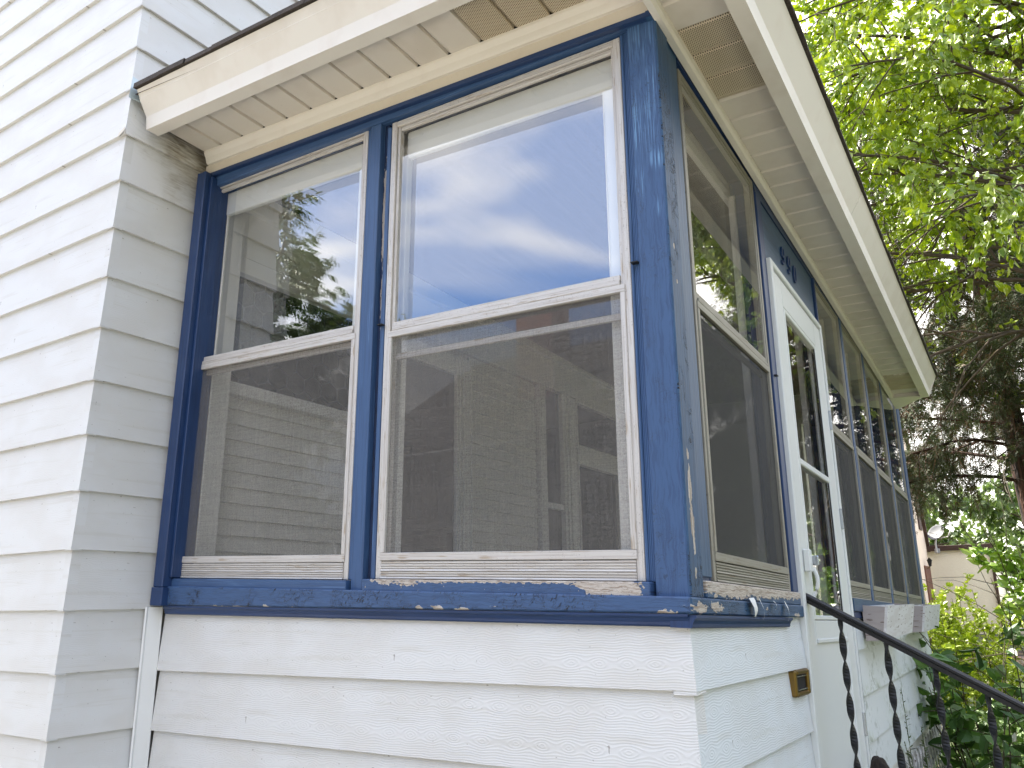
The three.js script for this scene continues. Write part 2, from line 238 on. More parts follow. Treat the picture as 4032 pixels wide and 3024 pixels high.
// ------------------------------------------------------------------ materials
const BUMPG = { bumpMap: grainT };
const M = {
  siding: std({ map: dirtT, color: 0xe9e8e6, ...BUMPG, bumpScale: 0.0006, roughness: 0.48 }),
  sidingHouse: std({ map: dirtT, color: 0xe9e8e6, ...BUMPG, bumpScale: 0.00018, roughness: 0.5 }),
  sidingMoss: std({ map: mossT, color: 0xf2f4f4, ...BUMPG, bumpScale: 0.0006, roughness: 0.5 }),
  sidingB: std({ map: dirtT, color: 0xe9eef1, ...BUMPG, bumpScale: 0.0006, roughness: 0.5 }),
  cap: std({ color: 0xe6e6e4, roughness: 0.42 }),
  wall: std({ color: 0xcfcac0, roughness: 0.8 }),
  clap: std({ color: 0xe4e1d8, roughness: 0.6 }),
  blue: std({ map: blueTex(BLUE, BLUED, BLUEL, 201, 0.5), bumpMap: brushB, bumpScale: 0.0009, roughness: 0.42 }),
  teal: std({ map: blueTex(TEAL, TEALD, [0.42, 0.55, 0.62], 211, 0.35), bumpMap: brushB, bumpScale: 0.0009, roughness: 0.42 }),
  navy: std({ map: blueTex([0.135, 0.235, 0.40], [0.105, 0.18, 0.32], [0.26, 0.37, 0.53], 221, 0.3), bumpMap: brushB, bumpScale: 0.0009, roughness: 0.4 }),
  alu: std({ map: aluT, roughness: 0.5, metalness: 0.25 }),
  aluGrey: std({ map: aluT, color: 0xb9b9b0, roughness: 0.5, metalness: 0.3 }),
  cream: std({ map: creamT, roughness: 0.45 }),
  creamWood: std({ map: creamT, color: 0xf0ebe2, roughness: 0.6, bumpMap: brushB, bumpScale: 0.0006 }),
  soffit: std({ map: creamT, color: 0xefedea, roughness: 0.5 }),
  vent: std({ map: creamT, color: 0xe0d6c2, roughness: 0.5, alphaMap: ventA, alphaTest: 0.5 }),
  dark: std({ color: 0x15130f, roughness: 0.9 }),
  shingle: std({ map: shingT, roughness: 0.95 }),
  ceil: std({ map: woodT, roughness: 0.5 }),
  brownDoor: std({ map: woodT, color: 0xb07a6c, roughness: 0.45 }),
  white: std({ color: 0xd9dcda, roughness: 0.35 }),
  inWhite: std({ color: 0xe4e2db, roughness: 0.55 }),
  oldWhite: std({ map: oldWhiteT, roughness: 0.7 }),
  glass: new THREE.MeshPhysicalMaterial({ color: 0xffffff, transmission: 1, thickness: 0, roughness: 0, ior: 2.33, side: THREE.DoubleSide }),
  glassLow: new THREE.MeshPhysicalMaterial({ color: 0xffffff, transmission: 1, thickness: 0, roughness: 0, ior: 1.5, side: THREE.DoubleSide }),
  paneDark: new THREE.MeshPhysicalMaterial({ color: 0x0c0d10, roughness: 0.03, ior: 1.6, side: THREE.DoubleSide }),
  lead: new THREE.MeshPhysicalMaterial({ map: leadT, roughness: 0.08, ior: 1.5, side: THREE.DoubleSide }),
  screen: std({ color: 0x797672, roughness: 0.8, alphaMap: screenT, transparent: true }),
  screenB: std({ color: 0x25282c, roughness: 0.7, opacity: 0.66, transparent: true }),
  iron: std({ color: 0x121214, roughness: 0.5, metalness: 0 }),
  brass: std({ color: 0x82693c, roughness: 0.34, metalness: 1 }),
  chrome: std({ color: 0xb8bcc0, roughness: 0.25, metalness: 0.9 }),
  concrete: std({ color: 0xa39d92, roughness: 0.9 }),
  stucco: std({ map: stuccoT, bumpMap: stuccoB, bumpScale: 0.006, roughness: 0.9 }),
  brownTrim: std({ color: 0x4a332b, roughness: 0.6 }),
  bark: std({ map: barkT, bumpMap: barkB, bumpScale: 0.02, roughness: 0.9 }),
  cedar: std({ map: cedarT, bumpMap: barkB, bumpScale: 0.015, roughness: 0.9 }),
  rubber: std({ color: 0x1c1d1c, roughness: 0.6 }),
  boxWhite: std({ map: boxT, roughness: 0.55 }), wornWhite: std({ map: boxT, color: 0xcbc1bd, roughness: 0.7 }),
  stainTop: std({ map: stainTex(0.2, 1), roughness: 0.6, bumpMap: stainGrain, bumpScale: 0.0012 }), stainLow: std({ map: stainTex(0.55, 0.55), roughness: 0.6 }),
  bareWood: std({ map: oldWhiteT, color: 0xa89680, roughness: 0.85 }),
};

// ------------------------------------------------------------------ the settled porch frame: measured sag and lean of the old structure
const TA = -0.033697, TB = 0.028306, PX = 0.007519, PZ = -0.00229;
const L = ([x, y, z]) => [x + PX * (y - 1.55), y + TA * x + TB * z, z + PZ * (y - 1.55)];
const eA = x => -0.0225 * x, eB = z => 0.025 * z;                     // extra fall of the eaves
const LA = ([a, y, o]) => L([a, y, o]);                               // side wall: along x, out = +z
const LB = ([a, y, o]) => L([o, y, a]);                               // front wall: along z, out = +x
const XH = -2.0386, ZH = 0.3647, S = 0.2, Y12 = 1.545;
const PORCH_END = -4.83;

// lapped board: map(a, y, o) -> world; outer face leans out to its butt; m0 / m1 = 1 where that end meets an outside corner
function lap(map, a0, a1, yb, h, o, t, m0 = 0, m1 = 0, drop = () => 0, fit = false) {
  const mb = new MB(map); mb.long = 0;
  const sgn = Math.sign(a1 - a0), pr = [[0, 0], [0.001, 0.0025], [h + 0.014, -t], [h + 0.014, -t - 0.006], [0, -t - 0.004]];     // [dy, do]
  const rows = [[a0, m0, -1], [a1, m1, 1]].map(([a, m, e]) => pr.map(([dy, d]) => [a + (m ? e * sgn * d : 0), yb + dy + drop(a), o + d]));
  const oa = Math.floor(R0() * 6) * 0.17; mb.fit = (p, ax) => fit ? [(p[0] - a0) / (a1 - a0), (p[1] - yb) / h] : [p[0] + oa, (p[1] - yb - drop(p[0]))];
  const n = pr.length; for (let k = 0; k < n; k++) mb.poly([rows[0][k], rows[0][(k + 1) % n], rows[1][(k + 1) % n], rows[1][k]]);
  for (const r of rows) mb.poly(r);
  return mb.geo();
}

// ================================================================== THE HOUSE
const house = thing('house', 'white lap sided two storey house wall at the left, sunlit edge meeting the porch', 'house', [-2.06, 0, -1]);
const mapHA = ([a, y, o]) => [a, y, o], mapHB = ([a, y, o]) => [o, y, a];
{
  const c = new MB(); c.box(-9, XH - 0.026, -0.1, 6.9, -5.3, ZH - 0.026, 0); part(house, 'wall', c.geo(), M.wall);
  const r = new MB(); const ridge = (x, y) => [x, y];
  r.sweep([[-9.45, 6.75], [-5.5, 8.9], [-1.62, 6.75], [-1.62, 6.95], [-5.5, 9.1], [-9.45, 6.95]], (a, b, s) => [a, b, s], [0.8, -5.8]); part(house, 'roof', r.geo(), M.shingle);
  for (let k = -13; k <= 17; k++) {
    const yb = Y12 + (12 - k) * S - 0.0; if (yb < 0.1 || yb > 6.7) continue;
    const j = (R0() - 0.5) * 0.002;
    const split = -3.4 - R0() * 2.8;                                 // butt joint somewhere along the long wall
    part(house, 'siding_board', lap(mapHA, split, XH, yb + j, S, ZH, 0.012, 0, 1), M.sidingHouse);
    part(house, 'siding_board', lap(mapHA, -8.99, split - 0.002, yb + j, S, ZH, 0.012), M.sidingHouse);
    const zEnd = yb > 3.5 ? -5.28 : -0.015;
    const wet = Math.abs(yb - 3.145) < 0.05 ? M.stainLow : Math.abs(yb - 3.345) < 0.05 ? M.stainTop : null; part(house, 'siding_board', lap(mapHB, ZH, zEnd, yb + j, S, XH, 0.012, 1, 0, () => 0, !!wet), wet || M.sidingHouse, wet ? 'board with a brown water stain under the eave' : undefined);
    // thin metal corner cap, folded round the corner and hooked under the butt
    const cp = new MB(); const w = 0.036, e = 0.0009, Q = (dy, d) => [yb + j + dy, d];
    const side = (f) => [[0, 0.0], [S - 0.004, -0.0113]].map(([dy, d]) => f(dy, d));
    const fa = (dy, d, t) => [XH + d + e - t * w, yb + j + dy, ZH + d + e], fb = (dy, d, t) => [XH + d + e, yb + j + dy, ZH + d + e - t * w];
    for (const f of [fa, fb]) { const tw = 1.0; cp.poly([f(-0.003, 0.001, 0), f(-0.003, 0.001, tw), f(S - 0.004, -0.0105, tw), f(S - 0.004, -0.0105, 0)]); cp.poly([f(-0.003, 0.001, 0), f(-0.003, 0.001, tw), f(-0.001, -0.006, tw), f(-0.001, -0.006, 0)]); }
    part(house, 'corner_cap', cp.geo(), M.sidingHouse);
  }
  // front wall of the house inside the porch
  const inner = (z0, z1, y0, y1) => { for (let y = y0; y < y1 - 0.01; y += 0.0655) part(house, 'clapboard', lap(mapHB, z0, z1, y, 0.0655, XH + 0.008, 0.014), M.clap); };
  inner(-0.06, -1.12, 0.78, 2.40); inner(-1.96, -2.74, 0.78, 3.0); inner(-4.18, -4.78, 0.78, 3.0);
  const trim = (n, z0, z1, y0, y1, o0, o1, m = M.inWhite, par = house) => { const b = new MB(mapHB); b.box(z0, z1, y0, y1, XH + o0, XH + o1, 0.003); return part(par, n, b.geo(), m); };
  trim('frieze_board', -0.04, -4.8, 3.03, 3.30, -0.01, 0.022); trim('crown_moulding', -0.04, -4.8, 3.24, 3.34, 0.024, 0.06);
  trim('shelf_board', -0.05, -1.12, 2.402, 2.455, -0.01, 0.05);
  const w0 = group(house, 'window'); trim('frame', -0.06, -0.10, 2.457, 2.95, -0.01, 0.03, M.inWhite, w0); trim('frame', -1.06, -1.11, 2.457, 2.95, -0.01, 0.03, M.inWhite, w0); trim('frame', -0.055, -1.115, 2.952, 3.025, -0.01, 0.034, M.inWhite, w0);
  { const b = new MB(mapHB); b.fit = p => [(-p[0] - 0.1) / 0.96, (p[1] - 2.457) / 0.495]; b.auto = false; b.box(-0.102, -1.058, 2.458, 2.95, XH - 0.008, XH - 0.002, 0); part(w0, 'leaded_pane', b.geo(), M.lead); }
  const d0 = group(house, 'door'); trim('slab', -1.27, -1.79, 0.76, 2.86, -0.01, 0.012, M.brownDoor, d0); trim('casing', -1.14, -1.265, 0.76, 2.98, -0.01, 0.03, M.inWhite, d0); trim('casing', -1.795, -1.945, 0.76, 2.98, -0.01, 0.03, M.inWhite, d0); trim('casing', -1.267, -1.793, 2.864, 2.975, -0.01, 0.03, M.inWhite, d0);
  for (const z of [-1.815, -1.85, -1.93]) trim('casing_bead', z, z - 0.012, 0.76, 2.98, 0.031, 0.04, M.inWhite, d0);
  const w1 = group(house, 'window'); trim('casing', -2.76, -2.845, 0.95, 3.02, -0.01, 0.03, M.inWhite, w1); trim('casing', -3.09, -3.31, 0.95, 3.02, -0.01, 0.03, M.inWhite, w1); trim('meeting_rail', -2.847, -3.088, 2.17, 2.21, -0.01, 0.02, M.inWhite, w1); trim('pane', -2.847, -3.088, 2.212, 3.02, -0.012, -0.002, M.paneDark, w1); trim('pane', -2.847, -3.088, 0.95, 2.168, -0.016, -0.006, M.paneDark, w1);
  for (const z of [-3.12, -3.17, -3.29]) trim('casing_bead', z, z - 0.014, 0.95, 3.02, 0.031, 0.042, M.inWhite, w1);
  const w2 = group(house, 'window'); trim('rail', -3.312, -4.1, 2.53, 2.68, -0.01, 0.034, M.inWhite, w2); trim('rail', -3.312, -4.1, 3.0, 3.028, -0.01, 0.034, M.inWhite, w2); trim('stile', -4.0, -4.1, 0.95, 2.528, -0.01, 0.034, M.inWhite, w2); trim('transom_pane', -3.312, -4.1, 2.682, 2.998, -0.012, -0.002, M.paneDark, w2); trim('pane', -3.312, -3.998, 0.95, 2.528, -0.012, -0.002, M.paneDark, w2);
  // bent flashing where the porch roof meets the corner
  const f = new MB(); f.poly([[XH + 0.004, 3.50, 0.372], [XH + 0.004, 3.60, 0.366], [XH + 0.02, 3.555, 0.10], [XH + 0.03, 3.50, 0.08]]); f.poly([[XH + 0.004, 3.50, 0.37], [XH + 0.022, 3.497, 0.345], [XH + 0.05, 3.52, 0.08], [XH + 0.03, 3.50, 0.08]]); part(house, 'flashing', f.geo(), std({ color: 0xc3d0d4, roughness: 0.4, metalness: 0.3 }), 'bent pale metal flashing at the roof edge');
  const lip = new MB(); lip.poly([[XH - 0.045, 3.335, ZH + 0.006], [XH + 0.004, 3.352, ZH + 0.008], [XH + 0.004, 3.372, ZH + 0.006], [XH - 0.04, 3.356, ZH + 0.004]]); part(house, 'sealant_strip', lip.geo(), M.creamWood);
}

// ================================================================== THE PORCH
const porch = thing('porch', 'enclosed house porch with peeling blue trim, storm windows and cream eaves', 'porch', [-1, 0, -2.4]);
const bx = (par, name, map, a0, a1, y0, y1, o0, o1, mat, c = 0.002, label) => { const b = new MB(map); b.box(a0, a1, y0, y1, o0, o1, c); return part(par, name, b.geo(), mat, label); };
const fitBox = (par, name, map, a0, a1, y0, y1, o0, o1, mat, c = 0.003, label, vert = false) => {
  const b = new MB(map); b.fit = p => { let u = (p[0] - Math.min(a0, a1)) / Math.abs(a1 - a0), v = (p[1] - y0) / (y1 - y0); if (Math.abs(o1 - o0) > 0.02) v = clamp(v); return vert ? [v, u] : [u, v]; }; b.box(a0, a1, y0, y1, o0, o1, c); return part(par, name, b.geo(), mat, label);
};
// ---- lower walls with siding
{
  const kn = new MB(L); kn.box(XH + 0.01, -0.03, 0.3, 1.47, -0.12, -0.03, 0); part(porch, 'knee_wall', kn.geo(), M.inWhite);
  const k2 = new MB(L); k2.box(-0.12, -0.03, 0.74, 1.5, -0.125, -1.06, 0); part(porch, 'knee_wall', k2.geo(), M.inWhite); const k3 = new MB(L); k3.box(-0.12, -0.035, 0.74, 1.53, -1.99, PORCH_END + 0.03, 0); part(porch, 'knee_wall', k3.geo(), M.inWhite);
  for (const [a, b2, c, d] of [[XH + 0.01, -0.03, 0.74, 1.5], [XH + 0.01, -0.03, 3.05, 3.3], [XH + 0.01, -0.74, 1.5, 3.05], [-0.13, -0.03, 1.5, 3.05]]) { const k4 = new MB(L); k4.box(a, b2, c, d, PORCH_END - 0.08, PORCH_END, 0); part(porch, 'end_wall', k4.geo(), M.inWhite); }
  { const k5 = new MB(L); k5.poly([[-0.74, 1.5, PORCH_END - 0.04], [-0.13, 1.5, PORCH_END - 0.04], [-0.13, 3.05, PORCH_END - 0.04], [-0.74, 3.05, PORCH_END - 0.04]]); part(porch, 'end_pane', k5.geo(), M.glassLow); }
  const fl = new MB(L); fl.box(XH, -0.03, 0.68, 0.74, PORCH_END, -0.03, 0); part(porch, 'floor', fl.geo(), std({ color: 0xa9a7a2, roughness: 0.6 }));
  const dA = a => 0.0069 * (a + 0.03), dB = a => 0.0202 * a;
  const mA = ([a, y, o]) => [a, y, o], mBm = ([a, y, o]) => [o, y, a];
  const OA = 0.009, OB = 0.001;
  for (let k = 1; k <= 6; k++) {
    const yb = Y12 - k * S;
    const top = S;
    part(porch, 'siding_board', lap(mA, XH + 0.023, OB, yb, top, OA, 0.012, 0, 1, dA), M.siding);
    part(porch, 'siding_board', lap(mBm, OA, -1.062, yb, top, OB, 0.012, 1, 0, dB), M.sidingB);
    // folded metal corner piece, a little longer than the course
    const cp = new MB(); cp.long = 0; const w = 0.055, e = 0.0016, Sx = S + (k === 1 ? -0.035 : 0);
    const fa = (dy, d, t) => [OB + d + e - t * w, yb - 0.008 + dy, OA + d + e], fb = (dy, d, t) => [OB + d + e, yb - 0.008 + dy, OA + d + e - t * w * 1.15];
    cp.fit = p => [p[0] - p[2], p[1] - yb];
    for (const f of [fa, fb]) { cp.poly([f(0, 0, 0), f(0, 0, 1), f(Sx, -0.011, 1), f(Sx, -0.011, 0)]); cp.poly([f(0, 0, 0), f(0, 0, 1), f(0.001, -0.012, 1), f(0.001, -0.012, 0)]); cp.poly([f(0, 0, 1), f(Sx, -0.011, 1), f(Sx, -0.016, 1), f(0, -0.006, 1)]); }
    part(porch, 'corner_cap', cp.geo(), M.siding);
  }
  // siding beyond the door drops with the settled corner
  const dB2 = a => 0.006 * (a + 2);
  for (let k = 0; k < 4; k++) { const yb = 1.327 - k * 0.19 + (k === 3 ? 0.025 : 0); part(porch, 'siding_board', lap(mBm, -1.985, PORCH_END, yb, k ? 0.19 : 0.22, 0.0, 0.012, 0, 0, dB2), M.sidingMoss); }
  // blue corner board between siding and door, bare gap left of the house
  bx(porch, 'door_casing', LB, -1.064, -1.085, 0.74, 1.5, -0.05, -0.006, M.navy); bx(porch, 'door_casing', LB, -1.955, -1.98, 0.74, 1.56, -0.05, 0.012, M.navy);
  // metal strip in the inside corner
  const st = new MB(); st.sweep([[XH + 0.0014, 0.046], [XH + 0.0014, 0.068], [XH + 0.006, 0.070], [XH + 0.010, 0.066], [XH + 0.007, 0.058], [XH + 0.022, 0.0095], [XH + 0.0015, 0.0095]], (a, b, s) => [a, s, b], [0.1, 1.552]); part(porch, 'corner_strip', st.geo(), M.cap);
  // lattice skirt under the far end
  for (let i = 0; i < 46; i++) { const z = -2.0 - i * 0.064; const b = new MB(); const s = i % 2 ? 1 : -1, w = 0.012, o = i % 2 ? -0.004 : -0.012; b.poly([[o, 0.02, z - s * 0.18 - w], [o, 0.02, z - s * 0.18 + w], [o, 0.72, z + s * 0.18 + w], [o, 0.72, z + s * 0.18 - w]]); b.poly([[o - 0.006, 0.02, z - s * 0.18 - w], [o - 0.006, 0.02, z - s * 0.18 + w], [o - 0.006, 0.72, z + s * 0.18 + w], [o - 0.006, 0.72, z + s * 0.18 - w]]); b.poly([[o, 0.02, z - s * 0.18 + w], [o, 0.72, z + s * 0.18 + w], [o - 0.006, 0.72, z + s * 0.18 + w], [o - 0.006, 0.02, z - s * 0.18 + w]]); part(porch, 'lattice_slat', b.geo(), M.oldWhite); }
}
// ---- sills
const peelA = peel(2048, 96, 26, 301, { amount: -0.1, cracks: 1, patches: [[0.60, 0.42, 0.008, 0.2, 0.7], [0.635, 0.36, 0.014, 0.2, 0.85], [0.675, 0.3, 0.022, 0.16, 0.85], [0.92, 0.12, 0.05, 0.12, 0.9], [0.975, 0.4, 0.018, 0.25, 0.9], [0.16, 0.04, 0.02, 0.1, 0.8], [0.215, 0.06, 0.025, 0.1, 0.8], [0.285, 0.12, 0.01, 0.14, 0.8], [0.34, 0.1, 0.015, 0.1, 0.7], [0.45, 0.05, 0.02, 0.12, 0.8], [0.53, 0.06, 0.02, 0.1, 0.7], [0.76, 0.2, 0.03, 0.08, 0.7], [0.83, 0.08, 0.04, 0.08, 0.75]] });
const peelB = peel(1024, 96, 14, 311, { paint: TEAL, dark: TEALD, amount: -0.15, patches: [[0.95, 0.35, 0.05, 0.4, 1.1], [0.84, 0.45, 0.06, 0.4, 0.8], [0.1, 0.15, 0.05, 0.25, 0.8], [0.42, 0.5, 0.02, 0.2, 0.7]] });
const peelS = peel(2048, 64, 24, 321, { amount: 0, cracks: 0.4, patches: [[0.1, 0.95, 0.06, 0.42, 1.3], [0.19, 0.85, 0.05, 0.5, 1.15], [0.3, 1.0, 0.12, 0.3, 1.2], [0.5, 1.02, 0.2, 0.26, 1.2], [0.7, 1.02, 0.2, 0.25, 1.2], [0.86, 0.6, 0.05, 0.9, 1.4], [0.92, 0.5, 0.06, 0.9, 1.4], [0.81, 0.85, 0.05, 0.5, 1.2]] });
const peelSB = peel(1024, 64, 14, 331, { paint: TEAL, dark: TEALD, amount: 0.0, cracks: 0.5, patches: [[0.8, 0.75, 0.25, 0.75, 1.5], [0.5, 0.85, 0.3, 0.6, 1.5], [0.25, 0.9, 0.3, 0.55, 1.5]] });
const peelPost = peel(2048, 128, 15, 341, { amount: -0.45, cracks: 0.3, streaks: [[0.97, 0.5, 0.07, 0.7, 0.5], [0.875, 0.75, 0.035, 0.4, 1.0], [0.80, 0.5, 0.09, 0.7, 0.6], [0.79, 0.15, 0.06, 0.2, 0.8], [0.72, 0.8, 0.025, 0.3, 0.9], [0.68, 0.2, 0.04, 0.3, 0.8], [0.63, 0.75, 0.02, 0.2, 0.6]] });
{
  // side sill: heavy board, stepped top strip, cove moulding underneath
  { const sb = new MB(LA); sb.fit = p => [(p[0] + 2.026) / 2.034, clamp((p[1] - 1.49) / 0.063)]; sb.sweep([[-0.1, 0], [0.026, 0], [0.03, 0.004], [0.03, 1], [0.0265, 1.004], [-0.1, 1.004]], (o, y, s) => [s, y < 0.5 ? 1.519 + 0.0145 * s + y : 1.553 + (y - 1), o], [-2.026, -1, 0.008]); part(porch, 'window_sill', sb.geo(), peelA, 'cracked blue sill board with bare wood patches'); }
  bx(porch, 'sill_strip', LA, -1.99, -1.105, 1.5535, 1.586, -0.06, 0.016, M.blue);
  fitBox(porch, 'sill_strip', LA, -1.035, -0.094, 1.5535, 1.5905, -0.06, 0.02, peelS, 0.003, 'grey bare wood strip with a band of blue paint left');
  const cove = [[-0.04, 0], [0.026, 0], [0.026, -0.006], [0.02, -0.012], [0.016, -0.02], [0.0155, -0.026], [0.012, -0.03], [-0.04, -0.03]];
  const cv = new MB(LA); cv.long = 0; cv.sweep(cove, (o, y, s) => [s, 1.5175 + 0.0145 * s + y, o], [-1.995, -1.2, -0.4, 0.0]); part(porch, 'sill_moulding', cv.geo(), M.navy);
  fitBox(porch, 'window_sill', LB, -1.065, 0.026, 1.517, 1.5565, -0.1, 0.012, peelB, 0.004, 'cracked dark blue sill board beside the corner');
  fitBox(porch, 'sill_strip', LB, -1.062, -0.105, 1.557, 1.5995, -0.08, 0.006, peelSB, 0.003, 'bare grey wood strip with torn paint below it');
  const cv2 = new MB(LB); cv2.long = 0; cv2.sweep(cove, (o, y, s) => [s, 1.5155 + y, o - 0.008], [0.018, -0.4, -0.88]); part(porch, 'sill_moulding', cv2.geo(), M.navy);
  bx(porch, 'window_sill', LB, -1.985, PORCH_END, 1.55, 1.605, -0.1, 0.016, M.teal); bx(porch, 'apron_board', LB, -1.985, PORCH_END, 1.52, 1.548, -0.1, 0.004, M.navy);
  // torn flaps of pale paint hanging from the front sill
  for (const [z, w, h, s] of [[-0.44, 0.055, 0.05, 1], [-0.52, 0.018, 0.06, 2], [-0.66, 0.018, 0.03, 3], [-0.80, 0.022, 0.062, 4]]) {
    const b = new MB(LB), q = rng(s), n = 6; let prev = null;
    for (let i = 0; i <= n; i++) { const t = i / n, row = [z - w * (0.5 + 0.15 * q()) * (1 - t * 0.5), z + w * (0.5 + 0.15 * q()) * (1 - t * t * 0.75)].map((a, k) => [a + 0.004 * (q() - 0.5), 1.566 - h * t + 0.004 * (q() - 0.5), 0.014 + 0.012 * Math.sin(t * 2.6) + 0.004 * k]); if (prev) b.poly([prev[0], prev[1], row[1], row[0]]); prev = row; }
    part(porch, 'paint_flap', b.geo(), std({ color: 0xdfe0dd, roughness: 0.6 }));
  }
}
// ---- posts, mullions and headers
{
  const upA = a => 0;
  fitBox(porch, 'corner_post', LA, -0.088, -0.0015, 1.5535, 3.2, -0.086, 0.0, peelPost, 0.003, 'blue corner post with pale brush marks near its top', true);
  const pB = peel(2048, 128, 14, 351, { paint: TEAL, dark: TEALD, amount: -0.6, cracks: 1.3, patches: [[0.11, 0.55, 0.05, 0.14, 1.0], [0.17, 0.6, 0.045, 0.16, 1.0], [0.215, 0.62, 0.02, 0.12, 0.8], [0.04, 0.55, 0.012, 0.1, 0.9], [0.5, 0.55, 0.006, 0.1, 0.9], [0.56, 0.6, 0.008, 0.1, 0.8]] });
  { const b = new MB(LB); b.fit = p => [(p[1] - 1.55) / 1.66, (p[0] + 0.09) / 0.09]; b.box(-0.0035, -0.0885, 1.557, 3.215, -0.01, 0.003, 0.002); part(porch, 'corner_board', b.geo(), pB, 'teal blue board with flaked bare patches'); }
  bx(porch, 'corner_board', LB, -0.096, -0.185, 1.61, 3.19, -0.06, -0.006, M.teal); bx(porch, 'stop_bead', LB, -0.1855, -0.199, 1.602, 3.185, -0.06, -0.014, M.navy);
  bx(porch, 'post_core', LB, -0.087, -0.18, 1.55, 3.2, -0.09, -0.012, M.navy);
  // grooved stops between post and window
  for (const [a0, a1, o] of [[-0.0885, -0.0945, -0.006], [-0.0950, -0.1005, -0.009], [-0.1010, -0.1065, -0.012], [-0.107, -0.1155, -0.009]]) bx(porch, 'stop_bead', LA, a0, a1, 1.592, 3.188, -0.06, o, M.blue, 0.0025);
  bx(porch, 'post_core', LA, -0.0885, -0.128, 1.55, 3.2, -0.06, -0.016, M.navy);
  // mullion of the side windows, with its rotten slot
  bx(porch, 'mullion', LA, -1.0995, -1.0515, 1.555, 3.212, -0.09, 0.0, M.blue); bx(porch, 'stop_bead', LA, -1.1225, -1.101, 1.588, 3.2, -0.06, -0.012, M.blue); bx(porch, 'stop_bead', LA, -1.0125, -1.0295, 1.592, 3.17, -0.06, -0.012, M.blue);
  { const pm = peel(2048, 64, 20, 361, { paint: [0.13, 0.2, 0.33], dark: [0.08, 0.12, 0.2], amount: -0.1, cracks: 1, patches: [[0.78, 0.6, 0.14, 0.6, 1.3], [0.6, 0.8, 0.1, 0.5, 1.0], [0.3, 0.8, 0.1, 0.3, 0.8]] }); const b = new MB(LA); b.fit = p => [(p[1] - 1.59) / 1.6, (p[0] + 1.051) / 0.0205]; b.box(-1.051, -1.0302, 1.59, 3.2, -0.06, -0.024, 0.001); part(porch, 'slot_board', b.geo(), pm, 'dark slot beside the mullion with flaking white paint'); }
  // jamb against the house
  bx(porch, 'jamb_board', LA, XH + 0.012, -1.972, 1.553, 3.24, -0.06, 0.054, M.navy, 0.003); bx(porch, 'stop_bead', LA, -1.9715, -1.958, 1.589, 3.22, -0.06, 0.03, M.navy); 
  bx(porch, 'corner_block', LA, XH + 0.008, -1.965, 1.488, 1.5525, -0.05, 0.056, M.navy);
  // header strips follow the falling eave
  const hA = new MB(LA); hA.long = 0; hA.sweep([[-0.1, 3.19], [0.004, 3.19], [0.004, 3.2085], [-0.1, 3.2085]], (o, y, s) => [s, y + (y > 3.2 ? eA(s) * 0.9 : 0), o], [XH + 0.02, -1, 0.003]); part(porch, 'header_board', hA.geo(), M.blue);
  const hA2 = new MB(LA); hA2.long = 0; hA2.sweep([[-0.02, 3.191], [0.0225, 3.187], [0.0225, 3.203], [-0.02, 3.207]], (o, y, s) => [s, y + eA(s), o], [XH + 0.02, -1, 0.014]); part(porch, 'header_moulding', hA2.geo(), M.navy);
  const hB = new MB(LB); hB.long = 0; hB.sweep([[-0.1, 3.115], [-0.004, 3.115], [-0.004, 3.187], [-0.1, 3.187]], (o, y, s) => [s, y + (y > 3.15 ? 0.012 * (s > -1.2 ? (s + 1.2) * 2 : 0) : s > -1.0 ? 0.055 : 0), o], [-0.19, -0.99, -1.01, PORCH_END]); part(porch, 'header_board', hB.geo(), M.navy);
  const hB2 = new MB(LB); hB2.long = 0; hB2.sweep([[-0.02, 3.172], [0.016, 3.172], [0.016, 3.196], [-0.02, 3.196]], (o, y, s) => [s, y + (s > -1.2 ? 0.02 * (s + 1.2) * 0.6 : 0), o], [0.018, -1.2, PORCH_END]); part(porch, 'header_moulding', hB2.geo(), M.teal);
  // front mullions and end post
  for (const [z0, z1] of [[-2.583, -2.636], [-3.262, -3.312], [-3.918, -3.968]]) { bx(porch, 'mullion', LB, z0, z1, 1.606, 3.115, -0.08, 0.0, M.blue); bx(porch, 'stop_bead', LB, z0 + 0.007, z0 + 0.0005, 1.606, 3.115, -0.08, -0.006, M.navy); bx(porch, 'stop_bead', LB, z1 - 0.0005, z1 - 0.007, 1.606, 3.115, -0.08, -0.006, M.navy); }
  bx(porch, 'corner_post', LB, -4.70, PORCH_END, 1.606, 3.17, -0.1, 0.004, M.blue); bx(porch, 'door_post', LB, -0.995, -1.064, 1.6, 3.115, -0.08, 0.0, M.navy); bx(porch, 'stop_bead', LB, -1.958, -1.978, 1.61, 3.115, -0.08, 0.004, M.navy);
  // inner lining of the walls
  bx(porch, 'lining_board', LA, XH + 0.012, -0.1, 3.12, 3.29, -0.12, -0.105, M.inWhite); bx(porch, 'lining_board', LB, -0.1, PORCH_END, 3.1, 3.26, -0.125, -0.105, M.inWhite);
  bx(porch, 'inner_jamb', LA, -0.205, -0.128, 1.5, 3.15, -0.13, -0.062, M.inWhite); bx(porch, 'inner_jamb', LA, -1.14, -1.0, 1.5, 3.15, -0.12, -0.092, M.inWhite); bx(porch, 'inner_jamb', LA, XH + 0.02, -1.955, 1.5, 3.15, -0.15, -0.062, M.inWhite);
  for (const z of [-0.18, -1.03, -1.97, -2.61, -3.287, -3.943]) bx(porch, 'inner_jamb', LB, z + 0.035, z - 0.035, 1.5, 3.12, -0.11, -0.082, M.inWhite);
  const ce = new MB(L); ce.box(XH + 0.01, -0.02, 3.30, 3.33, PORCH_END, -0.02, 0); part(porch, 'ceiling', ce.geo(), M.ceil); 
}
const EE = -4.36;
